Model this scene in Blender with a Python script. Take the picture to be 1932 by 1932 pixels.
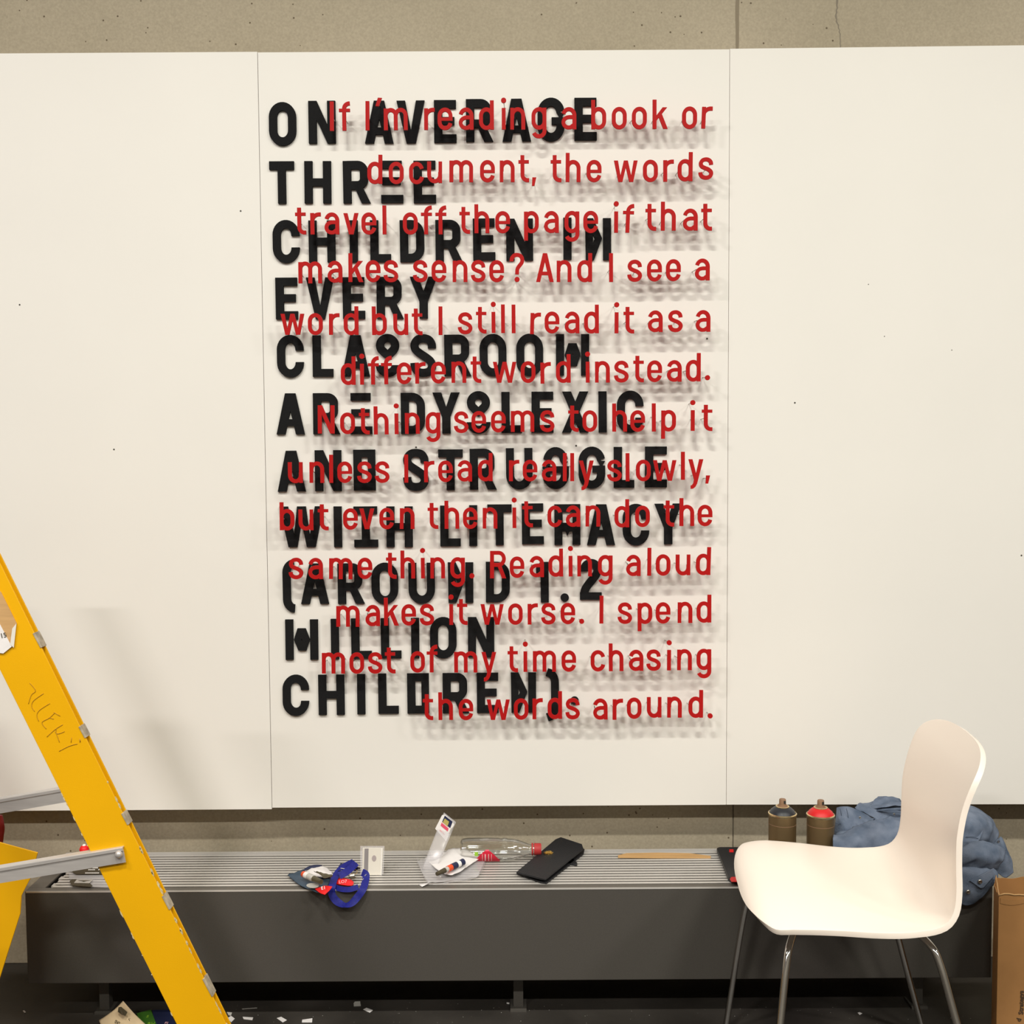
import bpy, bmesh, math, random
from mathutils import Vector, Matrix, noise
from mathutils.geometry import delaunay_2d_cdt
for o in list(bpy.data.objects): bpy.data.objects.remove(o)
S = bpy.context.scene
COL = S.collection
rnd = random.Random(7)
# ------------------------------------------------------------------ camera
FPX = 2155.0; CAM = Vector((0, 0, 1.40)); PITCH = math.radians(3.38); ROLL = math.radians(.37)
fw = Vector((0, math.cos(PITCH), -math.sin(PITCH)))
r0 = Vector((1, 0, 0)); u0 = Vector((0, math.sin(PITCH), math.cos(PITCH)))
rt = math.cos(ROLL)*r0 - math.sin(ROLL)*u0
up = math.sin(ROLL)*r0 + math.cos(ROLL)*u0
cd = bpy.data.cameras.new('camera'); cam = bpy.data.objects.new('camera', cd); COL.objects.link(cam)
cam.matrix_world = Matrix(((rt.x, up.x, -fw.x, CAM.x), (rt.y, up.y, -fw.y, CAM.y), (rt.z, up.z, -fw.z, CAM.z), (0, 0, 0, 1)))
cd.sensor_width = 36; cd.lens = 36*FPX/1932; cd.clip_start = .02
S.camera = cam
# ------------------------------------------------------------------ world, lights, exposure
w = bpy.data.worlds.new('world'); S.world = w; w.use_nodes = True
w.node_tree.nodes['Background'].inputs[0].default_value = (1, .93, .82, 1)
w.node_tree.nodes['Background'].inputs[1].default_value = .25
S.view_settings.view_transform = 'Standard'; S.view_settings.look = 'None'
S.view_settings.gamma = 1; S.view_settings.use_curve_mapping = False
S.view_settings.exposure = 0.0
def area(name, loc, sx, sy, power, col=(1, .93, .82)):
    l = bpy.data.lights.new(name, 'AREA'); l.shape = 'RECTANGLE'; l.size = sx; l.size_y = sy
    l.energy = power; l.color = col
    o = bpy.data.objects.new(name, l); COL.objects.link(o); o.location = loc
    return o
WARM, ROSE = (1, .985, .885), (1, .94, .905)
for x, p, c in ((-2.5, 72, ROSE), (-.40, 72, WARM), (1.70, 56, WARM), (3.8, 44, ROSE)):        # row of strip lamps 2.7 m from the wall
    area('ceiling_light', (x, .25, 4.08), .62, .14, p, c)
for x, p, c in ((-2.5, 100, ROSE), (-.40, 80, WARM), (1.70, 80, WARM), (3.8, 88, ROSE)):        # second row behind the camera
    area('ceiling_light', (x, -1.85, 4.08), .80, .14, p, c)
# ------------------------------------------------------------------ projection helpers (pixel -> point at a real depth)
def ray(px, py): return fw + (px-966)/FPX*rt - (py-966)/FPX*up
def atY(px, py, Y):
    d = ray(px, py); return CAM + d*(Y/d.y)
def atZ(px, py, Z):
    d = ray(px, py); return CAM + d*((Z-CAM.z)/d.z)
# ------------------------------------------------------------------ materials
def mat(name, col, rough=.6, metal=0, nz=0, nscale=20, bump=0, bscale=200, col2=None, trans=0, ior=1.45, spec=None, stretch=None, alpha=1, coat=0):
    m = bpy.data.materials.new(name); m.use_nodes = True
    nt = m.node_tree; b = nt.nodes['Principled BSDF']
    b.inputs['Base Color'].default_value = (*col, 1); b.inputs['Roughness'].default_value = rough
    b.inputs['Metallic'].default_value = metal; b.inputs['IOR'].default_value = ior
    b.inputs['Transmission Weight'].default_value = trans; b.inputs['Alpha'].default_value = alpha
    b.inputs['Coat Weight'].default_value = coat
    if spec is not None: b.inputs['Specular IOR Level'].default_value = spec
    if nz or bump:
        tc = nt.nodes.new('ShaderNodeTexCoord'); mp = nt.nodes.new('ShaderNodeMapping')
        nt.links.new(tc.outputs['Object'], mp.inputs[0])
        if stretch: mp.inputs['Scale'].default_value = stretch
    if nz:
        n = nt.nodes.new('ShaderNodeTexNoise'); n.inputs['Scale'].default_value = nscale; n.inputs['Detail'].default_value = 5
        nt.links.new(mp.outputs[0], n.inputs['Vector'])
        r = nt.nodes.new('ShaderNodeValToRGB'); r.color_ramp.elements[0].position = .3; r.color_ramp.elements[1].position = .7
        c2 = col2 or tuple(min(1, c*(1+nz)) for c in col); c1 = tuple(c*(1-nz) for c in col)
        if col2: c1 = col
        r.color_ramp.elements[0].color = (*c1, 1); r.color_ramp.elements[1].color = (*c2, 1)
        nt.links.new(n.outputs['Fac'], r.inputs[0]); nt.links.new(r.outputs[0], b.inputs['Base Color'])
    if bump:
        n = nt.nodes.new('ShaderNodeTexNoise'); n.inputs['Scale'].default_value = bscale; n.inputs['Detail'].default_value = 3
        nt.links.new(mp.outputs[0], n.inputs['Vector'])
        bp = nt.nodes.new('ShaderNodeBump'); bp.inputs['Strength'].default_value = bump; bp.inputs['Distance'].default_value = .002
        nt.links.new(n.outputs['Fac'], bp.inputs['Height']); nt.links.new(bp.outputs[0], b.inputs['Normal'])
    return m
M = {}
M['board'] = mat('white_painted_board', (.825, .80, .75), .62, nz=.012, nscale=3, bump=.05, bscale=60)
M['red'] = mat('red_acrylic', (.44, .009, .009), .55, nz=.05, nscale=8, spec=.15)
M['black'] = mat('black_foam', (.011, .011, .0115), .85, nz=.15, nscale=300, bump=.25, bscale=900, spec=.15)
M['pin'] = mat('steel_pin', (.45, .42, .36), .35, 1)
M['hole'] = mat('dark_screw', (.05, .045, .035), .7)
M['grey_front'] = mat('anthracite_powder_coat', (.078, .071, .062), .55, nz=.06, nscale=400, spec=.35)
M['alu'] = mat('grille_aluminium', (.66, .63, .59), .42, .25, nz=.04, nscale=6, stretch=(.3, 30, 30))
M['void'] = mat('dark_cavity', (.03, .028, .025), .9)
M['yellow'] = mat('yellow_fibreglass', (.80, .41, .001), .42, nz=.035, nscale=5, bump=.08, bscale=500, spec=.4)
M['yellow_d'] = mat('yellow_plastic', (.80, .41, .001), .5, nz=.03, nscale=4, spec=.35)
M['steel'] = mat('brushed_aluminium', (.58, .55, .53), .36, .45, nz=.07, nscale=18, stretch=(1, 8, 8))
M['chrome'] = mat('chrome_tube', (.62, .60, .57), .10, 1)
M['white'] = mat('white_plastic_shell', (.91, .812, .715), .34, nz=.004, nscale=3, spec=.45)
M['denim'] = mat('washed_denim', (.085, .115, .17), .9, nz=.4, nscale=24, bump=.6, bscale=600, col2=(.19, .225, .295), spec=.15)
M['denim_d'] = mat('denim_seam', (.06, .08, .12), .9, nz=.3, nscale=60, col2=(.11, .14, .19), spec=.15)
M['kraft'] = mat('kraft_paper', (.36, .18, .065), .8, nz=.12, nscale=9, bump=.3, bscale=30, spec=.2)
M['kraft_in'] = mat('kraft_paper_edge', (.50, .30, .13), .85)
M['wood'] = mat('bare_wood', (.55, .33, .14), .7, nz=.12, nscale=12, stretch=(1, 14, 14))
M['gold'] = mat('dull_gold_paint', (.20, .135, .065), .38, .6, nz=.05, nscale=10)
M['gold_b'] = mat('gold_rim', (.75, .58, .32), .25, .9)
M['brass'] = mat('brass_clasp', (.95, .68, .22), .22, 1)
M['capred'] = mat('red_cap_paint', (.66, .014, .016), .45)
M['bottlecap'] = mat('matt_red_cap', (.43, .03, .03), .55)
M['capblk'] = mat('black_cap_paint', (.02, .022, .027), .4)
M['nozzle'] = mat('brown_nozzle', (.26, .15, .085), .6)
M['leather'] = mat('black_leather', (.014, .014, .016), .55, bump=.7, bscale=350)
M['clear'] = mat('clear_plastic', (.95, .95, .93), .06, trans=1, ior=1.35)
def clearmat():
    m = bpy.data.materials.new('clear_bottle_plastic'); m.use_nodes = True; nt = m.node_tree
    for n in list(nt.nodes): nt.nodes.remove(n)
    out = nt.nodes.new('ShaderNodeOutputMaterial'); mix = nt.nodes.new('ShaderNodeMixShader'); tr = nt.nodes.new('ShaderNodeBsdfTransparent'); gl = nt.nodes.new('ShaderNodeBsdfGlossy')
    lw = nt.nodes.new('ShaderNodeLayerWeight'); lw.inputs[0].default_value = .28
    mr = nt.nodes.new('ShaderNodeMapRange'); mr.inputs[3].default_value = .10; mr.inputs[4].default_value = .75
    tr.inputs[0].default_value = (.95, .95, .93, 1); gl.inputs['Roughness'].default_value = .07; gl.inputs[0].default_value = (1, 1, 1, 1)
    nt.links.new(lw.outputs['Fresnel'], mr.inputs[0]); nt.links.new(mr.outputs[0], mix.inputs[0]); nt.links.new(tr.outputs[0], mix.inputs[1]); nt.links.new(gl.outputs[0], mix.inputs[2]); nt.links.new(mix.outputs[0], out.inputs[0])
    return m
M['clear'] = clearmat()
M['film'] = mat('clear_packaging', (.80, .78, .80), .18, alpha=.30, spec=.8)
M['paper'] = mat('white_paper', (.80, .77, .76), .8, nz=.03, nscale=15, bump=.3, bscale=60)
M['card'] = mat('ivory_card', (.74, .70, .62), .45, nz=.03, nscale=12)
M['pale'] = mat('pale_grey_plastic', (.52, .50, .46), .4)
M['navy'] = mat('navy_print', (.018, .024, .07), .5)
M['blue'] = mat('royal_blue_ribbon', (.008, .012, .21), .65, nz=.2, nscale=200, bump=.2, bscale=900)
M['slate'] = mat('slate_blue_print', (.05, .085, .13), .45, nz=.2, nscale=30)
M['teal'] = mat('teal_print', (.03, .14, .25), .45)
M['orange'] = mat('orange_print', (.80, .09, .02), .5)
M['rprint'] = mat('bright_red_print', (.86, .012, .015), .45)
M['pink'] = mat('pink_print', (.80, .10, .17), .5)
M['rose'] = mat('rose_print', (.82, .45, .45), .6)
M['green'] = mat('green_print', (.06, .20, .02), .6)
M['lime'] = mat('lime_print', (.30, .55, .04), .6)
M['yel_p'] = mat('mustard_print', (.50, .42, .12), .6)
M['white_p'] = mat('white_print', (.9, .87, .84), .6)
M['beige'] = mat('beige_paper', (.72, .56, .35), .8, nz=.05, nscale=20)
M['darkp'] = mat('dark_print', (.07, .055, .03), .7)
M['olive'] = mat('olive_wrapper', (.09, .075, .04), .4, nz=.3, nscale=60)
M['black_pl'] = mat('black_plastic', (.02, .02, .022), .38)
M['redpl'] = mat('dark_red_plastic', (.13, .006, .007), .5)
M['bag_ink'] = mat('faded_black_ink', (.06, .035, .018), .8)
M['pencil'] = mat('pencil_line', (.48, .25, .01), .6)
M['tread'] = mat('grey_worn_bracket', (.46, .40, .30), .5, .3, nz=.3, nscale=80)
M['floor'] = mat('dark_floor', (.044, .039, .034), .42, nz=.25, nscale=7, bump=.1, bscale=90, spec=.4)
M['plaster'] = mat('room_plaster', (.17, .158, .138), .85)
M['orange_in'] = M['yellow']
# concrete with fine mottling and air holes
def concrete():
    m = mat('fair_faced_concrete', (.44, .38, .275), .82, nz=.1, nscale=2.2, bump=.25, bscale=60, col2=(.515, .445, .33), spec=.25)
    nt = m.node_tree; b = nt.nodes['Principled BSDF']
    src = b.inputs['Base Color'].links[0].from_socket
    tc = nt.nodes.new('ShaderNodeTexCoord')
    v = nt.nodes.new('ShaderNodeTexVoronoi'); v.inputs['Scale'].default_value = 34; nt.links.new(tc.outputs['Object'], v.inputs['Vector'])
    lt = nt.nodes.new('ShaderNodeMath'); lt.operation = 'LESS_THAN'; lt.inputs[1].default_value = .085; nt.links.new(v.outputs['Distance'], lt.inputs[0])
    n = nt.nodes.new('ShaderNodeTexNoise'); n.inputs['Scale'].default_value = 3; nt.links.new(tc.outputs['Object'], n.inputs['Vector'])
    g = nt.nodes.new('ShaderNodeMath'); g.operation = 'GREATER_THAN'; g.inputs[1].default_value = .5; nt.links.new(n.outputs['Fac'], g.inputs[0])
    mu = nt.nodes.new('ShaderNodeMath'); mu.operation = 'MULTIPLY'; nt.links.new(lt.outputs[0], mu.inputs[0]); nt.links.new(g.outputs[0], mu.inputs[1])
    n2 = nt.nodes.new('ShaderNodeTexNoise'); n2.inputs['Scale'].default_value = 180; n2.inputs['Detail'].default_value = 4; nt.links.new(tc.outputs['Object'], n2.inputs['Vector'])
    mx0 = nt.nodes.new('ShaderNodeMixRGB'); mx0.blend_type = 'MULTIPLY'; mx0.inputs[0].default_value = .35
    nt.links.new(src, mx0.inputs[1]); nt.links.new(n2.outputs['Fac'], mx0.inputs[2])
    mx = nt.nodes.new('ShaderNodeMixRGB'); mx.inputs[2].default_value = (.13, .10, .065, 1)
    nt.links.new(mu.outputs[0], mx.inputs[0]); nt.links.new(mx0.outputs[0], mx.inputs[1]); nt.links.new(mx.outputs[0], b.inputs['Base Color'])
    return m
M['conc'] = concrete()
M['conc_d'] = mat('concrete_joint', (.22, .19, .145), .9)
# ------------------------------------------------------------------ object helpers
def tag(o, label=None, cat=None, group=None, kind=None):
    if label: o['label'] = label
    if cat: o['category'] = cat
    if group: o['group'] = group
    if kind: o['kind'] = kind
    return o
def empty(name, loc, label, cat, group=None, rot=(0, 0, 0)):
    o = bpy.data.objects.new(name, None); COL.objects.link(o); o.location = loc; o.rotation_euler = rot
    o.empty_display_size = .02
    return tag(o, label, cat, group)
def link(name, me, m=None, parent=None, world=True):
    """world=True: mesh data is in world space, keep it there under the parent."""
    o = bpy.data.objects.new(name, me); COL.objects.link(o)
    if m is not None and not me.materials: me.materials.append(m)
    if parent is not None:
        o.parent = parent
        if world: o.matrix_parent_inverse = pmat(parent).inverted()
    return o
def pmat(o):
    m = Matrix.LocRotScale(o.location, o.rotation_euler, o.scale)
    return (pmat(o.parent) @ o.matrix_parent_inverse @ m) if o.parent else m
def mesh(name, vs, fs, m=None, smooth=False):
    me = bpy.data.meshes.new(name); me.from_pydata([tuple(v) for v in vs], [], fs); me.update()
    if m: me.materials.append(m)
    if smooth:
        for p in me.polygons: p.use_smooth = True
    return me
def frombm(name, bm, m=None, smooth=False, bevel=0, seg=2):
    if bevel: bmesh.ops.bevel(bm, geom=[e for e in bm.edges], offset=bevel, segments=seg, profile=.5, affect='EDGES', clamp_overlap=True)
    bmesh.ops.recalc_face_normals(bm, faces=bm.faces)
    me = bpy.data.meshes.new(name); bm.to_mesh(me); bm.free()
    if m: me.materials.append(m)
    if smooth:
        for p in me.polygons: p.use_smooth = True
    return me
def addbox(bm, a, b):
    vs = [bm.verts.new((x, y, z)) for x in (a[0], b[0]) for y in (a[1], b[1]) for z in (a[2], b[2])]
    for f in ((0, 1, 3, 2), (4, 6, 7, 5), (0, 4, 5, 1), (2, 3, 7, 6), (0, 2, 6, 4), (1, 5, 7, 3)): bm.faces.new([vs[i] for i in f])
def box(name, a, b, m, parent=None, bevel=0):
    bm = bmesh.new(); addbox(bm, a, b); return link(name, frombm(name, bm, m, bevel=bevel), None, parent)
def prism(name, pts, dirv, m, parent=None, bevel=0):
    """closed polygon of 3D points pushed along dirv"""
    bm = bmesh.new(); d = Vector(dirv)
    a = [bm.verts.new(Vector(p)) for p in pts]; b = [bm.verts.new(Vector(p)+d) for p in pts]
    bm.faces.new(a); bm.faces.new(b[::-1]); n = len(a)
    for i in range(n): bm.faces.new((a[i], a[(i+1) % n], b[(i+1) % n], b[i]))
    return link(name, frombm(name, bm, m, bevel=bevel), None, parent)
def cat(pts, n=8, closed=False):
    P = [Vector(p) for p in pts]; out = []; N = len(P)
    for i in range(N if closed else N-1):
        g = lambda k: P[k % N] if closed else P[max(0, min(N-1, k))]
        a, b, c, d = g(i-1), g(i), g(i+1), g(i+2)
        for k in range(n):
            t = k/n
            out.append(.5*((2*b)+(c-a)*t+(2*a-5*b+4*c-d)*t*t+(3*b-a-3*c+d)*t**3))
    if not closed: out.append(P[-1])
    return out
def tube_data(pts, r, seg=14, cap=True):
    vs = []; fs = []; P = [Vector(p) for p in pts]; n = len(P)
    t0 = (P[1]-P[0]).normalized(); nn = t0.orthogonal().normalized()
    for i, p in enumerate(P):
        t = (P[min(i+1, n-1)]-P[max(i-1, 0)]).normalized()
        nn = (nn-t*nn.dot(t)).normalized(); bb = t.cross(nn)
        rr = r[i] if isinstance(r, (list, tuple)) else r
        for k in range(seg):
            a = 2*math.pi*k/seg; vs.append(p+rr*(math.cos(a)*nn+math.sin(a)*bb))
    for i in range(n-1):
        for k in range(seg):
            a = i*seg+k; b = i*seg+(k+1) % seg; fs.append((a, b, b+seg, a+seg))
    if cap: fs.append(tuple(range(seg))[::-1]); fs.append(tuple(range((n-1)*seg, n*seg)))
    return vs, fs
def tube(name, pts, r, m, parent=None, seg=14):
    vs, fs = tube_data(pts, r, seg); return link(name, mesh(name, vs, fs, m, True), None, parent)
def lathe(name, prof, m, origin=(0, 0, 0), axis='z', seg=36, parent=None, rotm=None, smooth=True):
    vs = []; fs = []; n = len(prof); o = Vector(origin)
    for r, h in prof:
        for k in range(seg):
            a = 2*math.pi*k/seg; v = Vector((r*math.cos(a), r*math.sin(a), h))
            if rotm: v = rotm @ v
            vs.append(o+v)
    for i in range(n-1):
        for k in range(seg):
            a = i*seg+k; b = i*seg+(k+1) % seg; fs.append((a, b, b+seg, a+seg))
    if prof[0][0] > 1e-5: fs.append(tuple(range(seg))[::-1])
    if prof[-1][0] > 1e-5: fs.append(tuple(range((n-1)*seg, n*seg)))
    me = mesh(name, vs, fs, m, smooth)
    if smooth:
        me.set_sharp_from_angle(angle=math.radians(40))
    return link(name, me, None, parent)
def text(name, body, size, origin, xa, ya, m, parent=None, depth=.0004, align='LEFT', bold=0):
    cu = bpy.data.curves.new(name, 'FONT'); cu.body = body; cu.size = size; cu.extrude = depth; cu.align_x = align; cu.offset = bold
    cu.resolution_u = 2
    t = bpy.data.objects.new(name, cu); COL.objects.link(t)
    me = bpy.data.meshes.new_from_object(t.evaluated_get(bpy.context.evaluated_depsgraph_get()))
    bpy.data.objects.remove(t); bpy.data.curves.remove(cu)
    xa = Vector(xa).normalized(); ya = Vector(ya); ya = (ya-xa*ya.dot(xa)).normalized(); za = xa.cross(ya)
    me.transform(Matrix(((xa.x, ya.x, za.x, origin[0]), (xa.y, ya.y, za.y, origin[1]), (xa.z, ya.z, za.z, origin[2]), (0, 0, 0, 1))))
    me.name = name; me.materials.clear(); me.materials.append(m)
    return link(name, me, None, parent)
def patch(name, grid, m, parent=None, sub=6, wr=0, wscale=20, thick=.0015, seed=0, smooth=True):
    """grid: rows of 3D control points -> smooth sheet with thickness and wrinkles"""
    rows = [cat(r, sub) for r in grid]
    cols = [cat([r[j] for r in rows], sub) for j in range(len(rows[0]))]
    nj = len(cols); ni = len(cols[0])
    vs = []
    for j in range(nj):
        for i in range(ni):
            p = cols[j][i]
            a = cols[j][min(i+1, ni-1)]-cols[j][max(i-1, 0)]; b = cols[min(j+1, nj-1)][i]-cols[max(j-1, 0)][i]
            nrm = a.cross(b); nrm = nrm.normalized() if nrm.length > 1e-9 else Vector((0, -1, 0))
            if nrm.y > 0: nrm = -nrm
            if wr:
                q = p*wscale+Vector((seed*3.1, seed*1.7, seed))
                h = 1-2*abs(noise.noise(q+.6*noise.noise_vector(q*.6)))
                h = .7*h+.3*noise.noise(q*2.7)
                p = p+nrm*wr*h
            vs.append(p)
    fs = [(j*ni+i, j*ni+i+1, (j+1)*ni+i+1, (j+1)*ni+i) for j in range(nj-1) for i in range(ni-1)]
    me = mesh(name, vs, fs, m, smooth)
    o = link(name, me, None, parent)
    if thick:
        md = o.modifiers.new('thickness', 'SOLIDIFY'); md.thickness = thick; md.offset = 0
    return o
# ------------------------------------------------------------------ the room
T = lambda o: tag(o, kind='structure')
fl = T(box('floor', (-4.4, -3.4, -.10), (4.4, 3.4, 0), M['floor']))
T(box('ceiling', (-4.4, -3.4, 4.16), (4.4, 3.4, 4.26), M['plaster']))
T(box('wall_left', (-4.5, -3.4, 0), (-4.4, 3.4, 4.2), M['plaster']))
T(box('wall_right', (4.4, -3.4, 0), (4.5, 3.4, 4.2), M['plaster']))
T(box('wall_front', (-4.4, -3.5, 0), (4.4, -3.4, 4.2), M['plaster']))
WY = 3.030; jx = atY(1391, 40, WY).x
wb = T(box('wall_back', (-4.4, WY+.004, 0), (4.4, WY+.2, 4.2), M['conc_d']))
def slab(x0, x1):
    bm = bmesh.new(); addbox(bm, (x0, WY, 0), (x1, WY+.0045, 4.16))
    return link('concrete_panel', frombm('concrete_panel', bm, M['conc'], bevel=.0012, seg=1), None, wb)
slab(-4.4, jx-.0014); slab(jx+.0014, 4.4)
# hairline crack: a thin groove strip and the stained vertical joint mark
pts = [atY(1578, -30, WY-.0003), atY(1580, 10, WY-.0003), atY(1578, 34, WY-.0003), atY(1582, 50, WY-.0003), atY(1586, 72, WY-.0003), atY(1585, 100, WY-.0003)]
crack = []
for p in cat([tuple(q) for q in pts], 6): crack.append(p+Vector((rnd.uniform(-.0015, .0015), 0, 0)))
wd = [.0035, .003, .0028, .0022, .0018, .0015]
L = [p-Vector((wd[min(5, i//6)]*rnd.uniform(.5, 1), 0, 0)) for i, p in enumerate(crack)]
Rr = [p+Vector((wd[min(5, i//6)]*rnd.uniform(.3, .8), 0, 0)) for i, p in enumerate(crack)]
prism('crack', L+Rr[::-1], (0, .0006, 0), M['conc_d'], wb)
pl = [Vector((jx+s*.0055*rnd.uniform(.6, 1), WY-.0002, z)) for s, zs in ((-1, range(0, 12)), (1, range(11, -1, -1))) for z in [2.38+.03*k for k in zs]]
prism('joint_stain', pl, (0, .0004, 0), mat('joint_stain', (.24, .20, .14), .9), wb)
# ------------------------------------------------------------------ white display boards
BY = 2.95; Z0, Z1 = .4515, 2.3935
def board(x0, x1, z0, z1, label, tilt=0, y=BY):
    t = empty('display_board', (x0, y, z0), label, 'board', 'white display boards')
    bm = bmesh.new(); addbox(bm, (0, 0, 0), (x1-x0, .018, z1-z0))
    me = frombm('board_face', bm, M['board'], bevel=.0005)
    o = link('board_face', me, None, t, world=False)
    bm = bmesh.new()
    for xx in (.05, x1-x0-.09): addbox(bm, (xx, .018, .12), (xx+.04, .0795, z1-z0-.05))
    link('batten', frombm('batten', bm, M['wood']), None, t, world=False)
    t.rotation_euler.z = tilt
    return t
bc = board(-.6350, .5575, Z0, Z1, 'white board in the middle carrying the red and black letters')
bl = board(-2.20, -.6362, Z0-.004, Z1+.0015, 'bare white board behind the yellow ladder')
br = board(.5583, 1.9, Z0+.0005, Z1+.001, 'bare white board behind the white chair', tilt=-math.radians(.9), y=BY-.001)
def screw(px, py, par, r=.0022):
    p = atY(px, py, BY-.0003)
    if par is br: p.y = BY-.001-(p.x-.5583)*math.tan(math.radians(.9))-.0004
    lathe('screw_hole', [(0, 0), (r, 0), (r*.9, .0004), (0, .0006)], M['hole'], p, rotm=Matrix.Rotation(math.pi/2, 3, 'X'), seg=10, parent=par)
for q in ((37, 575), (215, 848), (454, 398)): screw(*q, bl)
for q in ((785, 844), (1334, 639), (1087, 841)): screw(*q, bc, .0025)
for q in ((1499, 760), (1923, 1047)): screw(*q, br)
for q in ((1637, 537), (1667, 635), (1793, 661)): screw(*q, br, .0012)
# ------------------------------------------------------------------ letters
def A(cx, cy, rx, ry, a0, a1, n=None):
    n = n or max(3, int(abs(a1-a0)/12))
    return [(cx+rx*math.cos(math.radians(a0+(a1-a0)*i/n)), cy+ry*math.sin(math.radians(a0+(a1-a0)*i/n))) for i in range(n+1)]
def C2(pts, n=6): return [(p.x, p.y) for p in cat([(x, y, 0) for x, y in pts], n)]
def stroke(pts, w, closed=False):
    """list of quads along the centre line, mitred"""
    P = []
    for p in pts:
        if not P or (abs(P[-1][0]-p[0])+abs(P[-1][1]-p[1])) > 1e-4: P.append(p)
    if closed and abs(P[0][0]-P[-1][0])+abs(P[0][1]-P[-1][1]) < 1e-4: P.pop()
    n = len(P); Ls = []; Rs = []
    for i in range(n):
        if closed: a, b = P[i-1], P[(i+1) % n]
        else: a, b = P[max(0, i-1)], P[min(n-1, i+1)]
        p = P[i]
        d1 = Vector((p[0]-a[0], p[1]-a[1])); d2 = Vector((b[0]-p[0], b[1]-p[1]))
        if d1.length < 1e-6: d1 = d2
        if d2.length < 1e-6: d2 = d1
        d1.normalize(); d2.normalize(); t = (d1+d2)
        t = t.normalized() if t.length > 1e-5 else d1
        nrm = Vector((-t.y, t.x)); k = max(.6, nrm.dot(Vector((-d1.y, d1.x))))
        Ls.append((p[0]+nrm.x*w/2/k, p[1]+nrm.y*w/2/k)); Rs.append((p[0]-nrm.x*w/2/k, p[1]-nrm.y*w/2/k))
    out = []
    for i in range(n if closed else n-1):
        j = (i+1) % n
        out.append([Rs[i], Rs[j], Ls[j], Ls[i]])
    return out
def disc(cx, cy, r, n=20): return [[(cx+r*math.cos(2*math.pi*i/n), cy+r*math.sin(2*math.pi*i/n)) for i in range(n)]]
def rect(x0, y0, x1, y1): return [[(x0, y0), (x1, y0), (x1, y1), (x0, y1)]]
def mir(polys): return [[(-x, y) for x, y in p][::-1] for p in polys]
def inpoly(pt, poly):
    x, y = pt; c = False; n = len(poly)
    for i in range(n):
        (x1, y1), (x2, y2) = poly[i], poly[i-1]
        if (y1 > y) != (y2 > y) and x < (x2-x1)*(y-y1)/(y2-y1)+x1: c = not c
    return c
def solid(name, polys, holes, unit, depth, m):
    """exact union of flat polygons (minus holes), pushed to a solid slab; front face at local y=0, back at +depth"""
    V = []; E = []
    for p in polys+holes:
        k = len(V); V += [Vector(q) for q in p]; n = len(p)
        E += [(k+i, k+(i+1) % n) for i in range(n)]
    vo, eo, fo, _, _, _ = delaunay_2d_cdt(V, E, [], 0, 1e-4)
    keep = []
    for f in fo:
        c = (sum(vo[i].x for i in f)/len(f), sum(vo[i].y for i in f)/len(f))
        if any(inpoly(c, p) for p in polys) and not any(inpoly(c, h) for h in holes): keep.append(tuple(f))
    cnt = {}
    for f in keep:
        for i in range(len(f)):
            e = (f[i], f[(i+1) % len(f)]); cnt[e] = 1
    used = sorted({i for f in keep for i in f}); idx = {v: i for i, v in enumerate(used)}; n = len(used)
    vs = [(vo[i].x*unit, 0, vo[i].y*unit) for i in used]+[(vo[i].x*unit, depth, vo[i].y*unit) for i in used]
    fs = [tuple(idx[i] for i in f) for f in keep]+[tuple(idx[i]+n for i in f[::-1]) for f in keep]
    for (a, b) in cnt:
        if (b, a) not in cnt: fs.append((idx[b], idx[a], idx[a]+n, idx[b]+n))
    me = mesh(name, vs, fs, m)
    bm = bmesh.new(); bm.from_mesh(me); bmesh.ops.recalc_face_normals(bm, faces=bm.faces); bm.to_mesh(me); bm.free()
    return me
W = 7.2; L_, R_ = -10.2, 10.2; Tt, Bt, RR = 36.6, 3.2, 11.5
bowl = A(0, Tt-RR, 10.2, RR, 0, 180)+A(0, Bt+RR, 10.2, RR, 180, 360)
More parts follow.
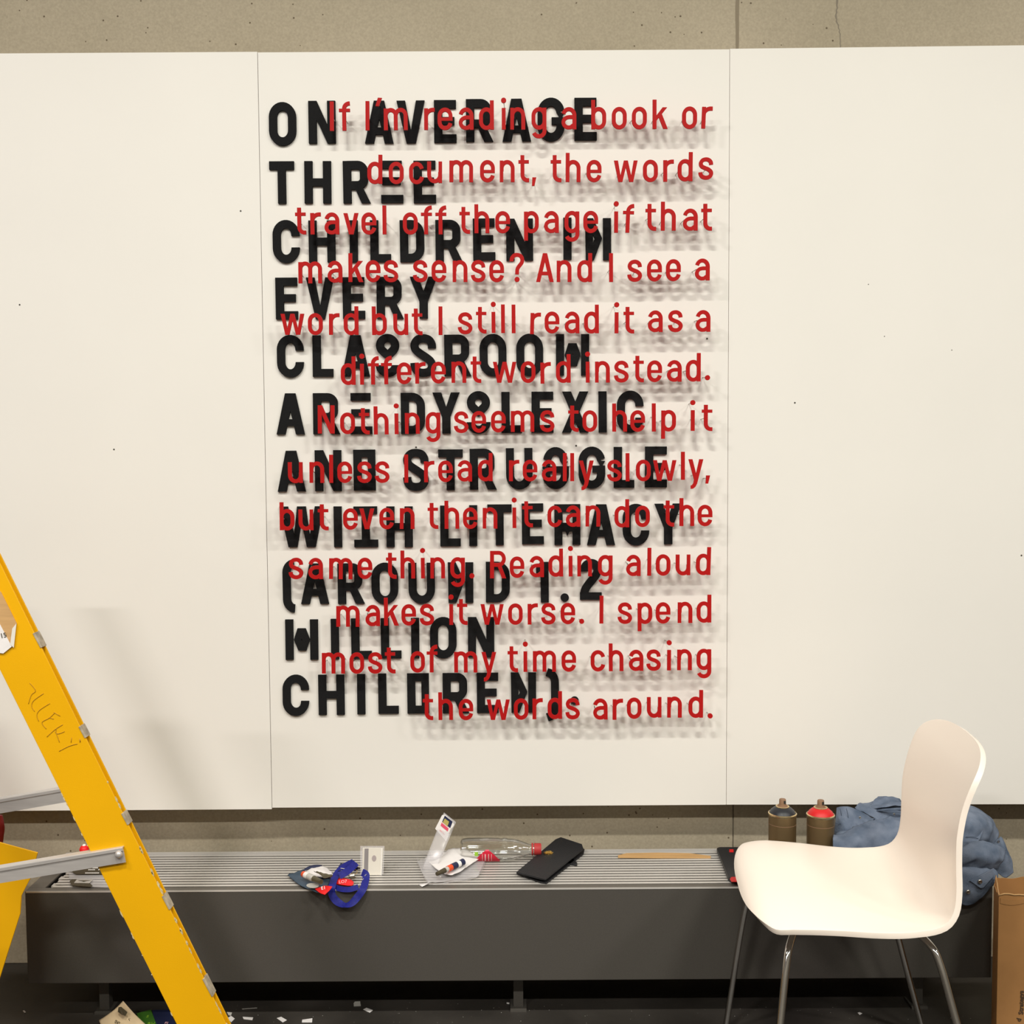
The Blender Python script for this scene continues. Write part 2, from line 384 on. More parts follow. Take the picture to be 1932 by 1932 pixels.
def red_glyphs():
    G = {}
    o = stroke(bowl, W, True)
    G['o'] = [o]
    G['c'] = [stroke(A(0, Tt-RR, 10.2, RR, 12, 180)+A(0, Bt+RR, 10.2, RR, 180, 350), W)]
    G['e'] = [stroke([(R_, 17.5)]+A(0, Tt-RR, 10.2, RR, 0, 180)+A(0, Bt+RR, 10.2, RR, 180, 347), W)+rect(L_, 16.6, R_+W/2, 22.2)]
    G['a'] = [stroke(A(0, Tt-RR, 10.2, RR, 165, 0)+[(R_, 0)], W)+stroke([(R_, 22.3), (1, 22.3)]+A(0, 12.6, 10.2, 9.4, 95, 262)+[(3, 3.6), (R_, 9)], W*.95)]
    G['n'] = [rect(L_-W/2, 0, L_+W/2-.6, 39.2)+stroke([(L_, 20)]+A(0, Tt-RR, 10.2, RR, 180, 0)+[(R_, 0)], W)]
    G['h'] = [rect(L_-W/2, 0, L_+W/2, 53)+stroke([(L_, 20)]+A(0, Tt-RR, 10.2, RR, 180, 0)+[(R_, 0)], W)]
    a1 = [(-18.4, 20)]+A(-9.2, Tt-10, 9.2, 10, 180, 0)+[(0, 0)]
    G['m'] = [rect(-22, 0, -14.8, 39.2)+stroke(a1, W)+stroke([(x+18.4, y) for x, y in a1], W)]
    G['r'] = [rect(-10, 0, -2.8, 39.2)+stroke([(-6.4, 20)]+A(6.5, 24.6, 12.9, 12, 180, 96, 8)+[(9.6, 36.6)], W)]
    G['u'] = [rect(R_-W/2+.6, 0, R_+W/2, 39.2)+stroke([(L_, 39.2)]+A(0, Bt+RR, 10.2, RR, 180, 360)+[(R_, 20)], W)]
    G['d'] = [o+rect(R_-W/2, 0, R_+W/2, 53)]
    G['b'] = [o+rect(L_-W/2, 0, L_+W/2, 53)]
    G['p'] = [o+rect(L_-W/2, -14, L_+W/2, 39.2)]
    G['g'] = [o+stroke([(R_, 39.2)]+A(0, -2.8, 10.2, 9.8, 0, -158), W)]
    G['f'] = [stroke([(-1, 0)]+A(9, 39.5, 10, 9.8, 180, 96, 8)+[(9.8, 49.4)], W)+rect(-10.5, 34, 10, 39.8)]
    G['t'] = [stroke([(-2.5, 49)]+A(7.2, 13, 9.7, 9.8, 180, 262, 8)+[(9.8, 3.3)], W)+rect(-10, 34, 9.5, 40)]
    G['i'] = [rect(-3.6, 0, 3.6, 39), disc(0, 53, 4.8)]
    G['l'] = [rect(-3.6, 0, 3.6, 53)]; G['I'] = G['l']
    G['k'] = [rect(-13.8, 0, -6.6, 53)+[[(-9, 12), (-9, 21.5), (4.5, 39), (13, 39)]]+[[(-3.2, 22.5), (2.6, 28.5), (14, 0), (5.8, 0)]]]
    G['s'] = [stroke(C2([(9.8, 26.8), (8.8, 32), (5, 35.6), (0, 36.7), (-6, 35), (-9.3, 30), (-8, 24.5), (-2.5, 21.2), (4, 18.6), (9, 14.5), (9.8, 9.5), (6.5, 4.8), (0, 3.2), (-6.2, 4.9), (-9.4, 9), (-10.1, 13)]), W)]
    G['v'] = [[[(-14, 39), (-6.4, 39), (0, 11), (6.4, 39), (14, 39), (4.2, 0), (-4.2, 0)]]]
    G['w'] = [[[(-22, 39), (-14.6, 39), (-9.9, 12), (-3.7, 39), (3.7, 39), (9.9, 12), (14.6, 39), (22, 39), (13.8, 0), (6.2, 0), (0, 26), (-6.2, 0), (-13.8, 0)]]]
    G['y'] = [[[(-14, 39), (-6.4, 39), (.6, 12), (6.4, 39), (14, 39), (2.6, -7), (-.5, -13), (-5, -16.6), (-9.4, -17), (-9.4, -10.6), (-6.6, -9.6), (-4.4, -6), (-3.2, 0)]]]
    G[','] = [[[(-3.4, 8.5), (4, 8.5), (.4, -7), (-4.4, -7)]]]
    G['.'] = [disc(0, 4.7, 4.8)]
    G["'"] = [[[(-1, 59), (6.5, 58.5), (.4, 43.5), (-5.7, 44)]]]
    G['?'] = [stroke(C2([(-10.2, 38), (-9.6, 43.5), (-5.5, 48.6), (0, 50), (6.5, 48), (9.6, 42), (8.6, 35.5), (4, 29.5), (.6, 23.5), (0, 14)]), W), disc(0, 4.7, 4.8)]
    G['A'] = [[[(-16.4, 0), (-8.8, 0), (4, 53), (-4, 53)]]+[[(16.4, 0), (8.8, 0), (-4, 53), (4, 53)]]+rect(-10, 12.5, 10, 19)]
    G['N'] = [rect(-15.7, 0, -8.2, 53)+rect(8.2, 0, 15.7, 53)+[[(-15.7, 53), (-7.6, 53), (15.7, 0), (7.6, 0)]]]
    G['R'] = [rect(-14.8, 0, -7.3, 52)+stroke([(-11, 48.4), (1.5, 48.4)]+A(1.5, 37, 10, 11.4, 90, -90)+[(-11, 25.6)], W)+[[(-1.5, 26), (6, 26), (15.6, 0), (7.6, 0)]]]
    return G
def black_glyphs():
    G = {}; w = 15.2; H = 77
    st = lambda x: rect(x-w/2, 0, x+w/2, H)
    ring = A(0, 50.5, 17.6, 20, 0, 180)+A(0, 26.5, 17.6, 20, 180, 360)
    G['O'] = [stroke(ring, w, True)]
    G['C'] = [stroke([(17.4, 49)]+A(0, 50.5, 17.4, 20, 0, 180)+A(0, 26.5, 17.4, 20, 180, 360)+[(17.4, 27.5)], w)]
    G['G'] = [stroke([(17.4, 51)]+A(0, 50.5, 17.4, 20, 0, 180)+A(0, 26.5, 17.4, 20, 180, 360)+[(17.4, 41)], w)+rect(1, 29.5, 25, 42.5)]
    G['G*'] = [stroke([(-17.4, 52)]+A(0, 50.5, 15.8, 20, 180, 0)+[(15.8, 51)], w), stroke([(-17.4, 36), (-17.4, 26)]+A(0, 26.5, 17.4, 20, 180, 360)+[(17.4, 36)], w)+rect(-25, 29.5, 25, 42)]
    leg = [[(-26.4, 0), (-10, 0), (7.5, H), (-9.6, H)]]
    G['A'] = [leg+mir(leg)+rect(-19, 15.5, 19, 28.5)]
    G['V'] = [[[(-26, H), (-10, H), (0, 24), (10, H), (26, H), (8.6, 0), (-8.6, 0)]]]
    G['E'] = [rect(-20.7, 0, -5.3, H)+rect(-20.7, 62, 20, H)+rect(-20.7, 32.3, 17, 46.3)+rect(-20.7, 0, 20.7, 14.8)]
    G['E*'] = [rect(-19.5, 62.5, 18, H), rect(-18.5, 33, 16, 46.8), rect(-20.5, 0, 20.5, 14.5)]
    G['R'] = [rect(-25, 0, -9.6, H)+stroke([(-17, 69.5), (2, 69.5)]+A(2, 58, 12, 11.5, 90, 0)+A(2, 44, 12, 11.5, 0, -90)+[(-17, 32.5)], w)+[[(-5, 32), (9, 34), (25.5, 0), (8.6, 0)]]]
    G['T'] = [rect(-23, 62, 23, H)+st(0)]
    G['T*'] = [rect(-22.5, 62.5, 22, H)+st(0)+rect(-22, 0, 23, 14)]
    G['H'] = [st(-17.2)+st(17.2)+rect(-18, 31.3, 18, 45.5)]
    G['I'] = [st(0)]
    G['L'] = [rect(-19.5, 0, -4, H)+rect(-19.5, 0, 19, 14.6)]
    G['D'] = [rect(-22.7, 0, -7.3, H)+stroke([(-15, 69.5), (-2, 69.5)]+A(-2, 52.5, 17, 17, 90, 0)+A(-2, 24.5, 17, 17, 0, -90)+[(-15, 7.5)], w)]
    G['D*'] = [rect(-20.7, 0, 20.7, H)]
    G['S'] = [stroke(C2([(16.3, 52), (15.6, 60), (10.5, 67.8), (0, 70.6), (-10.5, 68), (-16.2, 59), (-14.2, 49.5), (-5.5, 42.2), (5, 35.2), (13.4, 28), (16.4, 18.5), (11.2, 9.3), (0, 6.4), (-10.8, 9), (-15.8, 17), (-16.8, 25)]), w)]
    drop = A(0, 57.5, 21.7, 21.5, -38, 218, 26)+[(-11, 38.3), (0, 31), (11, 38.3)]
    G['S*'] = [[drop], [A(0, 21, 22.5, 22, 180, 360, 20)]]
    G['W'] = [[[(-41.5, H), (-25.5, H), (-14.8, 22), (-8.2, H), (8.2, H), (14.8, 22), (25.5, H), (41.5, H), (25.6, 0), (9, 0), (0, 50), (-9, 0), (-25.6, 0)]]]
    G['X'] = [[[(-24.5, H), (-8, H), (25, 0), (8.5, 0)]]+[[(24.5, H), (8, H), (-25, 0), (-8.5, 0)]]]
    G['Y'] = [[[(-25.5, H), (-9.2, H), (0, 50), (9.2, H), (25.5, H), (7.8, 31), (7.8, 0), (-7.8, 0), (-7.8, 31)]]]
    G['U'] = [stroke([(-17.4, H)]+A(0, 26.5, 17.4, 20, 180, 360)+[(17.4, H)], w)]
    G['N'] = [st(-17.4)+st(17.4)+[[(-25, H), (-9.4, H), (25, 0), (9.4, 0)]]]
    G['N*'] = [[[(-24.3, H), (-9.5, H), (7.2, 40), (-8, 0), (-23.3, 0)]], rect(8.8, 0, 23.8, H)]
    G['M*'] = [rect(-31, 0, -15.9, H), [[(-7.9, 60), (7.4, 60), (15.2, 39), (8.6, 17.5), (-6.3, 17.5), (-14.8, 38.5)]], rect(15.9, 0, 31, H)]
    G['R*'] = [[[(-24.5, H), (24.5, H), (24.5, 0), (9.6, 0), (9.6, 25.5), (3.8, 25.5), (0, 17), (-3.6, 25.5), (-9.6, 25.5), (-9.6, 0), (-24.5, 0)]]]
    G['('] = [stroke([(11, 77.5)]+A(11, 60, 14.5, 17.6, 100, 180, 6)+A(11, 9, 14.5, 17.6, 180, 260, 6)+[(11, -8.5)], w)]
    G[')'] = [stroke([(-11.5, 79.5)]+A(-11, 60, 14.5, 19, 85, 0, 6)+A(-11, 12, 14.5, 19, 0, -85, 6)+[(-11.5, -7.5)], w)]
    G['1'] = [st(0)+[[(-16, 53), (-6, 53), (-6, H), (-8, H), (-16, 66)]]]
    G['2'] = [stroke(C2([(-12.6, 54), (-12.4, 60), (-8, 67), (0, 70), (8, 67.4), (12, 59), (11, 50), (5, 41), (-4, 30), (-11, 18.5), (-13, 6)]), w)+rect(-20.5, 0, 20.5, 14)]
    G['.'] = [disc(0, 7.8, 7.9)]
    return G
HOLES = {'D*': [rect(-5.2, 14.5, 6.4, 62.5)[0]], 'R*': [rect(-9, 42, 9.8, 62)[0]],
         'S*': [A(0, 58, 6.4, 6.2, -30, 210, 12)+[(0, 49.5)], A(0, 23, 7.6, 9, 180, 360, 10)],
         'N*': [[(-10.3, 48), (-6.6, 39.5), (-10.3, 31.5), (-9.6, 39.5)]], 'M*': [[(-.9, 40.5), (.9, 40), (1, 37), (-.2, 37)]]}
U_R = 1/743.; U_B = 1/731.
RG = {k: [solid('letter_face', p, [], U_R, .005, M['red']) for p in v] for k, v in red_glyphs().items()}
BG = {k: [solid('letter_face', p, HOLES.get(k, []), U_B, .007, M['black']) for p in v] for k, v in black_glyphs().items()}
pv, pf = tube_data([(0, 0, 0), (0, 1, 0)], .0011, 6)
PIN = mesh('pin', pv, pf, M['pin'], True)
ORD = ['first', 'second', 'third', 'fourth', 'fifth', 'sixth', 'seventh', 'eighth', 'ninth', 'tenth', 'eleventh', 'twelfth', 'thirteenth']
NAME = {'.': 'full_stop', ',': 'comma', "'": 'apostrophe', '?': 'question_mark', '(': 'bracket', ')': 'bracket', '1': 'digit', '2': 'digit'}
def interp(ctrl, x):
    if x <= ctrl[0][0]: return ctrl[0][1]
    for (a, ya), (b, yb) in zip(ctrl, ctrl[1:]):
        if x <= b: return ya+(yb-ya)*(x-a)/(b-a)
    return ctrl[-1][1]
RED = [
 ("If I'm reading a book or", "626.1 650.7 693.2 714.8 746.8 810.4 839.7 879.5 918 950.4 976.9 1017 1073.4 1129.8 1168.6 1206.2 1245.5 1301.1 1333.5", [(626, 246.5), (700, 245.5), (977, 244), (1170, 243.3), (1333, 242.3)]),
 ("document, the words", "707.1 747.6 786.1 819.9 870.1 919.6 956.9 988.5 1007.9 1049.3 1081.2 1120.8 1180.8 1227.4 1261.8 1292.6 1331.7", [(707, 346.5), (786, 346.8), (820, 345), (870, 343.4), (1180, 343), (1262, 342.5), (1293, 341.5), (1332, 338.3)]),
 ("travel off the page if that", "567.5 596 626.1 662.6 696.1 725.5 774.4 805 832.3 877 909.3 948.4 1002.7 1040.5 1079.1 1114.8 1162.4 1184.7 1228.2 1261 1302.4 1333.5", [(567, 442), (832, 442), (909, 439.7), (1185, 438.8), (1228, 435), (1333, 434.7)]),
 ("makes sense? And I see a", "585.3 632 671.3 704.1 737.6 793 828.3 868 902.4 937.3 975.6 1028.1 1064.3 1103.2 1153.1 1197.6 1235.1 1270.6 1325.2", [(585, 534.4), (671, 532), (1153, 531.8), (1270, 530), (1325, 528.8)]),
 ("word but I still read it as a", "552.1 595 630.8 662.6 716 756.3 787.3 831.1 877.5 908 931.2 949.2 969.1 1010 1041.6 1079.3 1116.1 1163.2 1186.7 1236.4 1274.5 1326.5", [(552, 631.6), (831, 632), (931, 628), (969, 628.5), (1010, 630.5), (1041, 628.6), (1187, 628.8), (1236, 626.4), (1326, 625.8)]),
 ("different word instead.", "656.9 683 704.8 729.7 762.7 793.5 827.1 865.8 898.1 952 996.3 1030 1063 1109.1 1136.8 1172.5 1204.9 1235.1 1272.2 1308.1 1335", [(657, 726), (705, 725.5), (866, 722.3), (996, 722), (1030, 723.7), (1063, 722), (1137, 721.7), (1308, 719.6), (1335, 717.3)]),
 ("Nothing seems to help it", "615.4 655.9 687.5 719.3 748.3 778.1 816.9 870.1 903.6 940.3 985.9 1032.5 1081.9 1113 1169.2 1203.3 1233.9 1261.5 1307.1 1334.3", [(615, 818), (719, 819.8), (778, 818.6), (903, 816), (986, 814.8), (1234, 814.3), (1307, 813), (1334, 813)]),
 ("unless I read really slowly,", "557.5 597.8 624.8 650.7 687.5 721 766.5 810.4 840.7 876.8 915.8 970.4 1000.2 1035.9 1065.6 1079.6 1106.5 1159.3 1184.2 1213.9 1254 1288.7 1312.8 1335.8", [(557, 911.2), (766, 910.6), (916, 907.8), (1184, 908), (1254, 907.2), (1289, 905.4), (1336, 905.5)]),
 ("but even then it can do the", "541.6 577.4 609.9 661.4 692.4 729.7 768.2 817.1 852.7 887.5 924.5 970.7 995.8 1046.7 1081.2 1118.7 1173.5 1212.4 1262.3 1296 1330.4", [(541, 1000.5), (610, 1000.5), (692, 998.4), (925, 997.4), (971, 996.5), (996, 994.7), (1119, 993.5), (1173, 994.9), (1296, 992.6)]),
 ("same thing. Reading aloud", "558.3 595.5 642.7 688.7 738.4 769.4 798 825.8 863.4 890.4 939.4 975.6 1012.6 1048.8 1076.8 1103.2 1142 1195 1225 1251.2 1288.7 1326.5", [(558, 1092.5), (643, 1092.7), (770, 1091.5), (939, 1091.2), (1010, 1089), (1049, 1087.9), (1195, 1086.8), (1326, 1084.8)]),
 ("makes it worse. I spend", "656.4 703.1 738.4 771.2 805.5 851.4 872.5 928.4 972.5 1005.6 1034.6 1071.6 1097.5 1134.7 1179 1217 1251.2 1292.6 1328.3", [(656, 1182.6), (738, 1180.4), (851, 1179), (1005, 1178.4), (1135, 1176.6), (1217, 1177), (1328, 1174.7)]),
 ("most of my time chasing", "629 673.3 707.8 736.4 788 815.4 878.8 922.3 967.8 991.4 1027.3 1073.4 1128.3 1162.7 1200.2 1233.3 1262.3 1291.6 1328.3", [(629, 1271), (736, 1270.5), (788, 1268.7), (922, 1269), (991, 1267.7), (1163, 1266.4), (1291, 1264.6), (1328, 1264)]),
 ("the words around.", "807.5 841 879.3 940 983.3 1014.6 1047 1080.4 1132.9 1165.8 1196.8 1234.4 1272.7 1312.8 1340", [(807, 1358.5), (940, 1358.5), (1047, 1356.5), (1080, 1357), (1166, 1358.2), (1197, 1356), (1234, 1354), (1313, 1354.2), (1340, 1355.6)]),
]
TILT = {(0, 18): 2.5, (1, 0): 1, (2, 17): 1.8, (4, 13): 1.5, (9, 21): 1, (9, 2): .5}
FR = BY-.052   # front plane of the red letters
for li, (txt, xs, ctrl) in enumerate(RED):
    xs = [float(v) for v in xs.split()]; k = 0
    words_ = txt.split(' ')
    for wd_ in words_:
        for ci, ch in enumerate(wd_):
            x = xs[k]
            rr = random.Random(li*100+k)
            p = atY(x, interp(ctrl, x), FR); tl = math.radians(TILT.get((li, k), 0)+rr.uniform(-.5, .5)+.15)
            plain = ''.join(c for c in wd_ if c.isalpha())
            if ch in NAME and ch in '.,':
                lab = f"small red {'full stop' if ch=='.' else 'comma'} after {plain} in the {ORD[li]} red line"
            elif ch in "?'":
                lab = f"small red {NAME[ch].replace('_',' ')} {'after' if ch=='?' else 'in'} {plain} in the {ORD[li]} red line"
            else:
                pos = ORD[len([c for c in wd_[:ci] if c.isalpha()])]
                lab = f"small red letter {ch}, {pos} letter of {plain}, in the {ORD[li]} red line" if len(plain) > 1 else f"small red letter {ch} standing alone as a word in the {ORD[li]} red line"
            if len(lab.split()) > 16: print('LONG', lab)
            nm = NAME.get(ch, 'letter')
            t = empty('red_'+nm, p, lab, 'letter' if nm == 'letter' else 'punctuation mark', 'small red letters standing off the board on pins', rot=(0, tl, 0))
            for g in RG[ch]: link('letter_face', g, None, t, world=False)
            # where the pins sit on each glyph (unit coordinates)
            ps = {'i': [(0, 22), (0, 53)], '.': [(0, 4.7)], ',': [(0, 3)], "'": [(0, 51)], 'm': [(-18.4, 20), (18.4, 20)], 'w': [(-13, 17), (13, 17)], '?': [(0, 22), (0, 4.7)],
                  'l': [(0, 26)], 'I': [(0, 26)], 'r': [(-6.4, 20)], 'f': [(-1, 22)], 't': [(-2.5, 24)], 's': [(1.5, 20)], 'v': [(-4, 10)], 'y': [(0, 8)], 'o': [(-10.2, 20)], 'c': [(-10.2, 20)]}.get(ch, [(L_, 21)])
            for q in ps:
                o = link('pin', PIN, None, t, world=False)
                o.location = (q[0]*U_R, .0045, q[1]*U_R)
                dx, dz = rr.uniform(-.10, .06), rr.uniform(-.06, .09)
                o.rotation_euler = (dz, 0, -dx); o.scale = (1, .0478/math.cos(dx)/math.cos(dz), 1)
            k += 1
BLACK = [
 (['O','N',' ','A','V','E','R','A','G','E'], "533.4 608 715.5 775.7 840.2 904.8 975.1 1039.8 1105", [(533, 273.5), (608, 270), (776, 269.5), (840, 268.6), (905, 266.8), (975, 266.1), (1105, 264.3)], 'ON AVERAGE'),
 (['T','H','R','E*','E'], "532.2 599.8 673.3 740 801.7", [(532, 383.6), (740, 382.5), (802, 382.5)], 'THREE'),
 (['C','H','I','L','D','R','E','N',' ','I','N*'], "540.4 608 667.6 718.5 778.1 847.2 913.8 980.7 1070.8 1129", [(540, 495), (847, 493.7), (914, 491), (981, 491.3), (1071, 489.4), (1129, 490.5)], 'CHILDREN IN'),
 (['E','V','E','R','Y'], "541.4 604.2 668 735.9 799.3", [(541, 602.2), (799, 600.4)], 'EVERY'),
 (['C','L','A','S*','S','R','O','O','M*'], "548.3 609.7 671.3 731.7 798.8 863.8 930.6 999.6 1080.2", [(548, 711), (864, 709.4), (1000, 708.6), (1080, 708.3)], 'CLASSROOM'),
 (['A','R','E*',' ','D','Y','S*','L','E','X','I','C'], "548.3 616.1 681.7 779.4 842.2 903.1 966 1023.7 1085.6 1137.3 1189.1", [(548, 819.6), (779, 818.6), (966, 816.9), (1189, 815.6)], 'ARE DYSLEXIC'),
 (['A','N','D*',' ','S','T','R','U','G*','G','L','E'], "550.3 619.6 688.2 785.1 850.2 911.8 980.2 1048.8 1116.9 1177.7 1237.7", [(550, 927.5), (688, 925.5), (850, 925), (980, 922.5), (1238, 919.6)], 'AND STRUGGLE'),
 (['W','I','T*','H',' ','L','I','T','E','R*','A','C','Y'], "569.8 637.8 690.4 754 850.2 892.9 942.9 1005.6 1070.8 1134.2 1200.2 1261", [(570, 1032.3), (754, 1032.3), (893, 1030), (1006, 1026.7), (1070, 1028.2), (1200, 1028.5), (1261, 1027)], 'WITH LITERACY'),
 (['(','A','R','O','U','N*','D',' ','1','.','2'], "545 594.3 662.6 726.5 796 869.3 939.3 1028 1065.6 1114.8", [(545, 1139.8), (727, 1139.2), (869, 1137.5), (939, 1136.5), (1028, 1136.8), (1066, 1135.5), (1115, 1131.8)], 'AROUND 1.2'),
 (['M*','I','L','L','I','O','N'], "569.6 632.3 682.5 738.4 783.6 836.5 907.8", [(570, 1245), (683, 1243), (838, 1241.5), (908, 1240.6)], 'MILLION'),
 (['C','H','I','L','D*','R','E','N*',')','.'], "558.3 625.8 681.7 733.4 789.3 860.1 920.5 988 1044 1084.3", [(558, 1350), (626, 1349), (733, 1346.8), (860, 1346), (988, 1344.8), (1044, 1346.5), (1064, 1330), (1084, 1330)], 'CHILDREN'),
]
NOTE = {'E*': ' of three separate bars', 'N*': ' of pointed block and bar', 'S*': ' of drop and bowl', 'M*': ' of two bars and hexagon',
        'G*': ' of arch and closed bowl', 'D*': ' of square outline', 'T*': ' with bar along its foot', 'R*': ' of squared outline'}
for li, (gl, xs, ctrl, txt) in enumerate(BLACK):
    xs = [float(v) for v in xs.split()]; k = 0; wi = 0; pos = 0; wds = [g for g in txt.split(' ')]
    for ch in gl:
        if ch == ' ': wi += 1; pos = 0; continue
        x = xs[k]; rr = random.Random(900+li*20+k)
        p = atY(x, interp(ctrl, x), BY-.0072)
        base = ch[0]; line = ORD[li]
        wrd = wds[min(wi, len(wds)-1)]
        if base in '(': lab = f'large black opening bracket starting the {line} black line'
        elif base == ')': lab = f'large black closing bracket near the end of the {line} black line'
        elif base == '.': lab = 'large black full stop between the black digits one and two' if li == 8 else 'large black full stop after the closing bracket'
        elif base in '12': lab = f'large black digit {dict(zip("12", ("one", "two")))[base]} in the {line} black line'
        else:
            lab = f'large black letter {base}{NOTE.get(ch, "")}, {ORD[pos]} in {wrd}, {line} black line'; pos += 1
        if len(lab.split()) > 16: print('LONG', lab)
        t = empty('black_'+NAME.get(base, 'letter'), p, lab, 'punctuation mark' if base in '().' else ('digit' if base in '12' else 'letter'), 'large black letters fixed on the board', rot=(0, math.radians(rr.uniform(-.35, .35)), 0))
        pcs = BG[ch]
        for g in pcs: link('letter_face' if len(pcs) == 1 else 'letter_piece', g, None, t, world=False)
        k += 1
# ------------------------------------------------------------------ convector heater
CZT = .335; YF, YB = 2.688, 2.946; XL, XR = -1.177, 1.150; CB = .107
cv = empty('convector_heater', (0, YF, 0), 'long low dark grey convector heater with a slatted aluminium top', 'heater')
box('front_panel', (XL, YF, CB), (XR, YF+.012, CZT-.004), M['grey_front'], cv, .0015)
box('end_panel', (XL, YF+.012, CB), (XL+.010, YB, CZT-.004), M['grey_front'], cv)
box('end_panel', (XR-.010, YF+.012, CB), (XR, YB, CZT-.004), M['grey_front'], cv)
box('back_panel', (XL+.010, YB-.006, CB), (XR-.010, YB, CZT-.004), M['grey_front'], cv)
box('bottom_tray', (XL+.010, YF+.012, CB), (XR-.010, YB-.006, CB+.004), M['void'], cv)
box('heating_element', (XL+.03, YF+.03, CB+.03), (XR-.03, YB-.03, CZT-.06), M['void'], cv)
me0 = None
y = YF+.0255; NS = 13; pit = (YB-.012-y)/NS
for i in range(NS):
    if me0 is None:
        bm = bmesh.new(); addbox(bm, (XL+.055, y, CZT-.0009), (XR-.05, y+pit*.60, CZT)); addbox(bm, (XL+.055, y+pit*.33, CZT-.012), (XR-.05, y+pit*.43, CZT-.0009))
        o = link('slat', frombm('slat', bm, M['alu']), None, cv)
    else: o = link('slat', me0, None, cv)
    if me0 is None: me0 = o.data
    else: o.location.y = i*pit
rail = mat('grille_frame', (.17, .155, .135), .45, .4)
box('front_rim', (XL, YF, CZT-.004), (XR, YF+.022, CZT), rail, cv, .0008)
box('rim_edge', (XL+.003, YF-.0012, CZT-.0035), (XR-.003, YF, CZT+.0004), M['alu'], cv)
box('back_rim', (XL, YB-.008, CZT-.004), (XR, YB, CZT+.001), M['alu'], cv)
box('end_rim', (XL, YF+.022, CZT-.004), (XL+.040, YB-.008, CZT), rail, cv)
box('end_rim', (XR-.040, YF+.022, CZT-.004), (XR, YB-.008, CZT), rail, cv)
for s in (XL+.047, XR-.045):
    for i in range(5):
        box('grille_spacer', (s, YF+.04+i*.045, CZT-.010), (s+.012, YF+.058+i*.045, CZT-.003), M['alu'], cv)
for fx in (-1.02, .008, 1.0):
    box('foot', (fx-.012, 2.76, .006), (fx+.012, 2.785, CB), M['grey_front'], cv)
    box('foot_plate', (fx-.02, 2.745, 0), (fx+.02, 2.80, .006), M['grey_front'], cv)
# ------------------------------------------------------------------ step ladder
ladm = M['yellow']
YLd = 2.02
def L2(px, py, Y=YLd): return atY(px, py, Y)
lad = empty('step_ladder', (L2(60, 1200).x, YLd, 0), 'yellow fibreglass step ladder with aluminium spreader bars', 'ladder')
a0, a1 = L2(-62, 1140), L2(333, 1932); b0, b1 = L2(-58, 945), L2(426.5, 1932)
def ext(p, q, z): t = (z-p.z)/(q.z-p.z); return p+(q-p)*t
A1, B1 = ext(a0, a1, .012), ext(b0, b1, .012)
A0, B0 = ext(a0, a1, 1.30), ext(b0, b1, 1.30)
prism('rail_web', [A0, A1, B1, B0], (0, .0035, 0), ladm, lad, .0008)
dirr = (B1-B0).normalized(); nrm = Vector((dirr.z, 0, -dirr.x));  nrm = nrm if nrm.x > 0 else -nrm
def flange(p0, p1, out, y0, y1, nm='rail_flange', m=None, th=.0035):
    q = [p0+Vector((0, y0, 0)), p1+Vector((0, y0, 0)), p1+Vector((0, y1, 0)), p0+Vector((0, y1, 0))]
    return prism(nm, q, out*th, m or ladm, lad)
prism('rail_web', [p+Vector((0, .0165, 0)) for p in (A0, A1, B1, B0)], (0, .0035, 0), ladm, lad, .0008)   # far wall of the channel
flange(A0+nrm*.004, A1+nrm*.004, nrm, .0035, .0165)
flange(B0-nrm*.020, B1-nrm*.020, -nrm, .0035, .0165)
# twin rail of the other side of the frame, standing further back
off = Vector((-.217, .42, 0))
for yy in (0, .0165): prism('rear_rail_web', [p+off+Vector((0, yy, 0)) for p in (A0, A1, B1, B0)], (0, .0035, 0), ladm, lad)
flange(A0+off+nrm*.004, A1+off+nrm*.004, nrm, .0035, .0165, 'rear_rail_flange')
# worn grey brackets and frayed edge along the front flange
for (py0, py1) in ((1194, 1222), (1370, 1392), (1534, 1556), (1690, 1716), (1846, 1880)):
    def onB(py):
        x = 426.5+(py-1932)*(426.5+58)/(1932-945); return L2(x, py)
    p, q = onB(py0), onB(py1)
    v = [p-nrm*.0026, q-nrm*.0016, q+nrm*.0018, p+nrm*.0014]
    prism('worn_bracket', [a+Vector((0, -.0012, 0)) for a in v], (0, .0215, 0), M['tread'], lad, .0006)
chip = mat('frayed_fibreglass', (.62, .50, .26), .7, nz=.3, nscale=200)
rc = random.Random(5)
for k in range(60):
    side = rc.random() < .7; t = rc.random()*.62
    base = (B1+(B0-B1)*t) if side else (A1+(A0-A1)*t)
    d = nrm if side else -nrm; ln = rc.uniform(.002, .016); h = rc.uniform(.0006, .0018)
    base = base+dirr*rc.uniform(0, .01)
    prism('frayed_edge', [base-d*.0012, base-dirr*ln/2+d*h*.3, base+d*h, base+dirr*ln*.5+d*h*.2], (0, rc.uniform(.002, .005), 0), chip, lad)
# rubber foot
foot = prism('rubber_foot', [A1+Vector((-.01, -.012, .06)), B1+Vector((-.012, -.012, .06)), Vector((B1.x+.02, B1.y-.012, 0)), Vector((A1.x-.006, A1.y-.012, 0))], (0, .06, 0), M['black_pl'], lad, .003)
prism('rubber_foot', [A1+off+Vector((-.01, -.012, .06)), B1+off+Vector((-.012, -.012, .06)), Vector((B1.x+.02, B1.y-.012, 0))+off, Vector((A1.x-.006, A1.y-.012, 0))+off], (0, .06, 0), M['black_pl'], lad, .003)
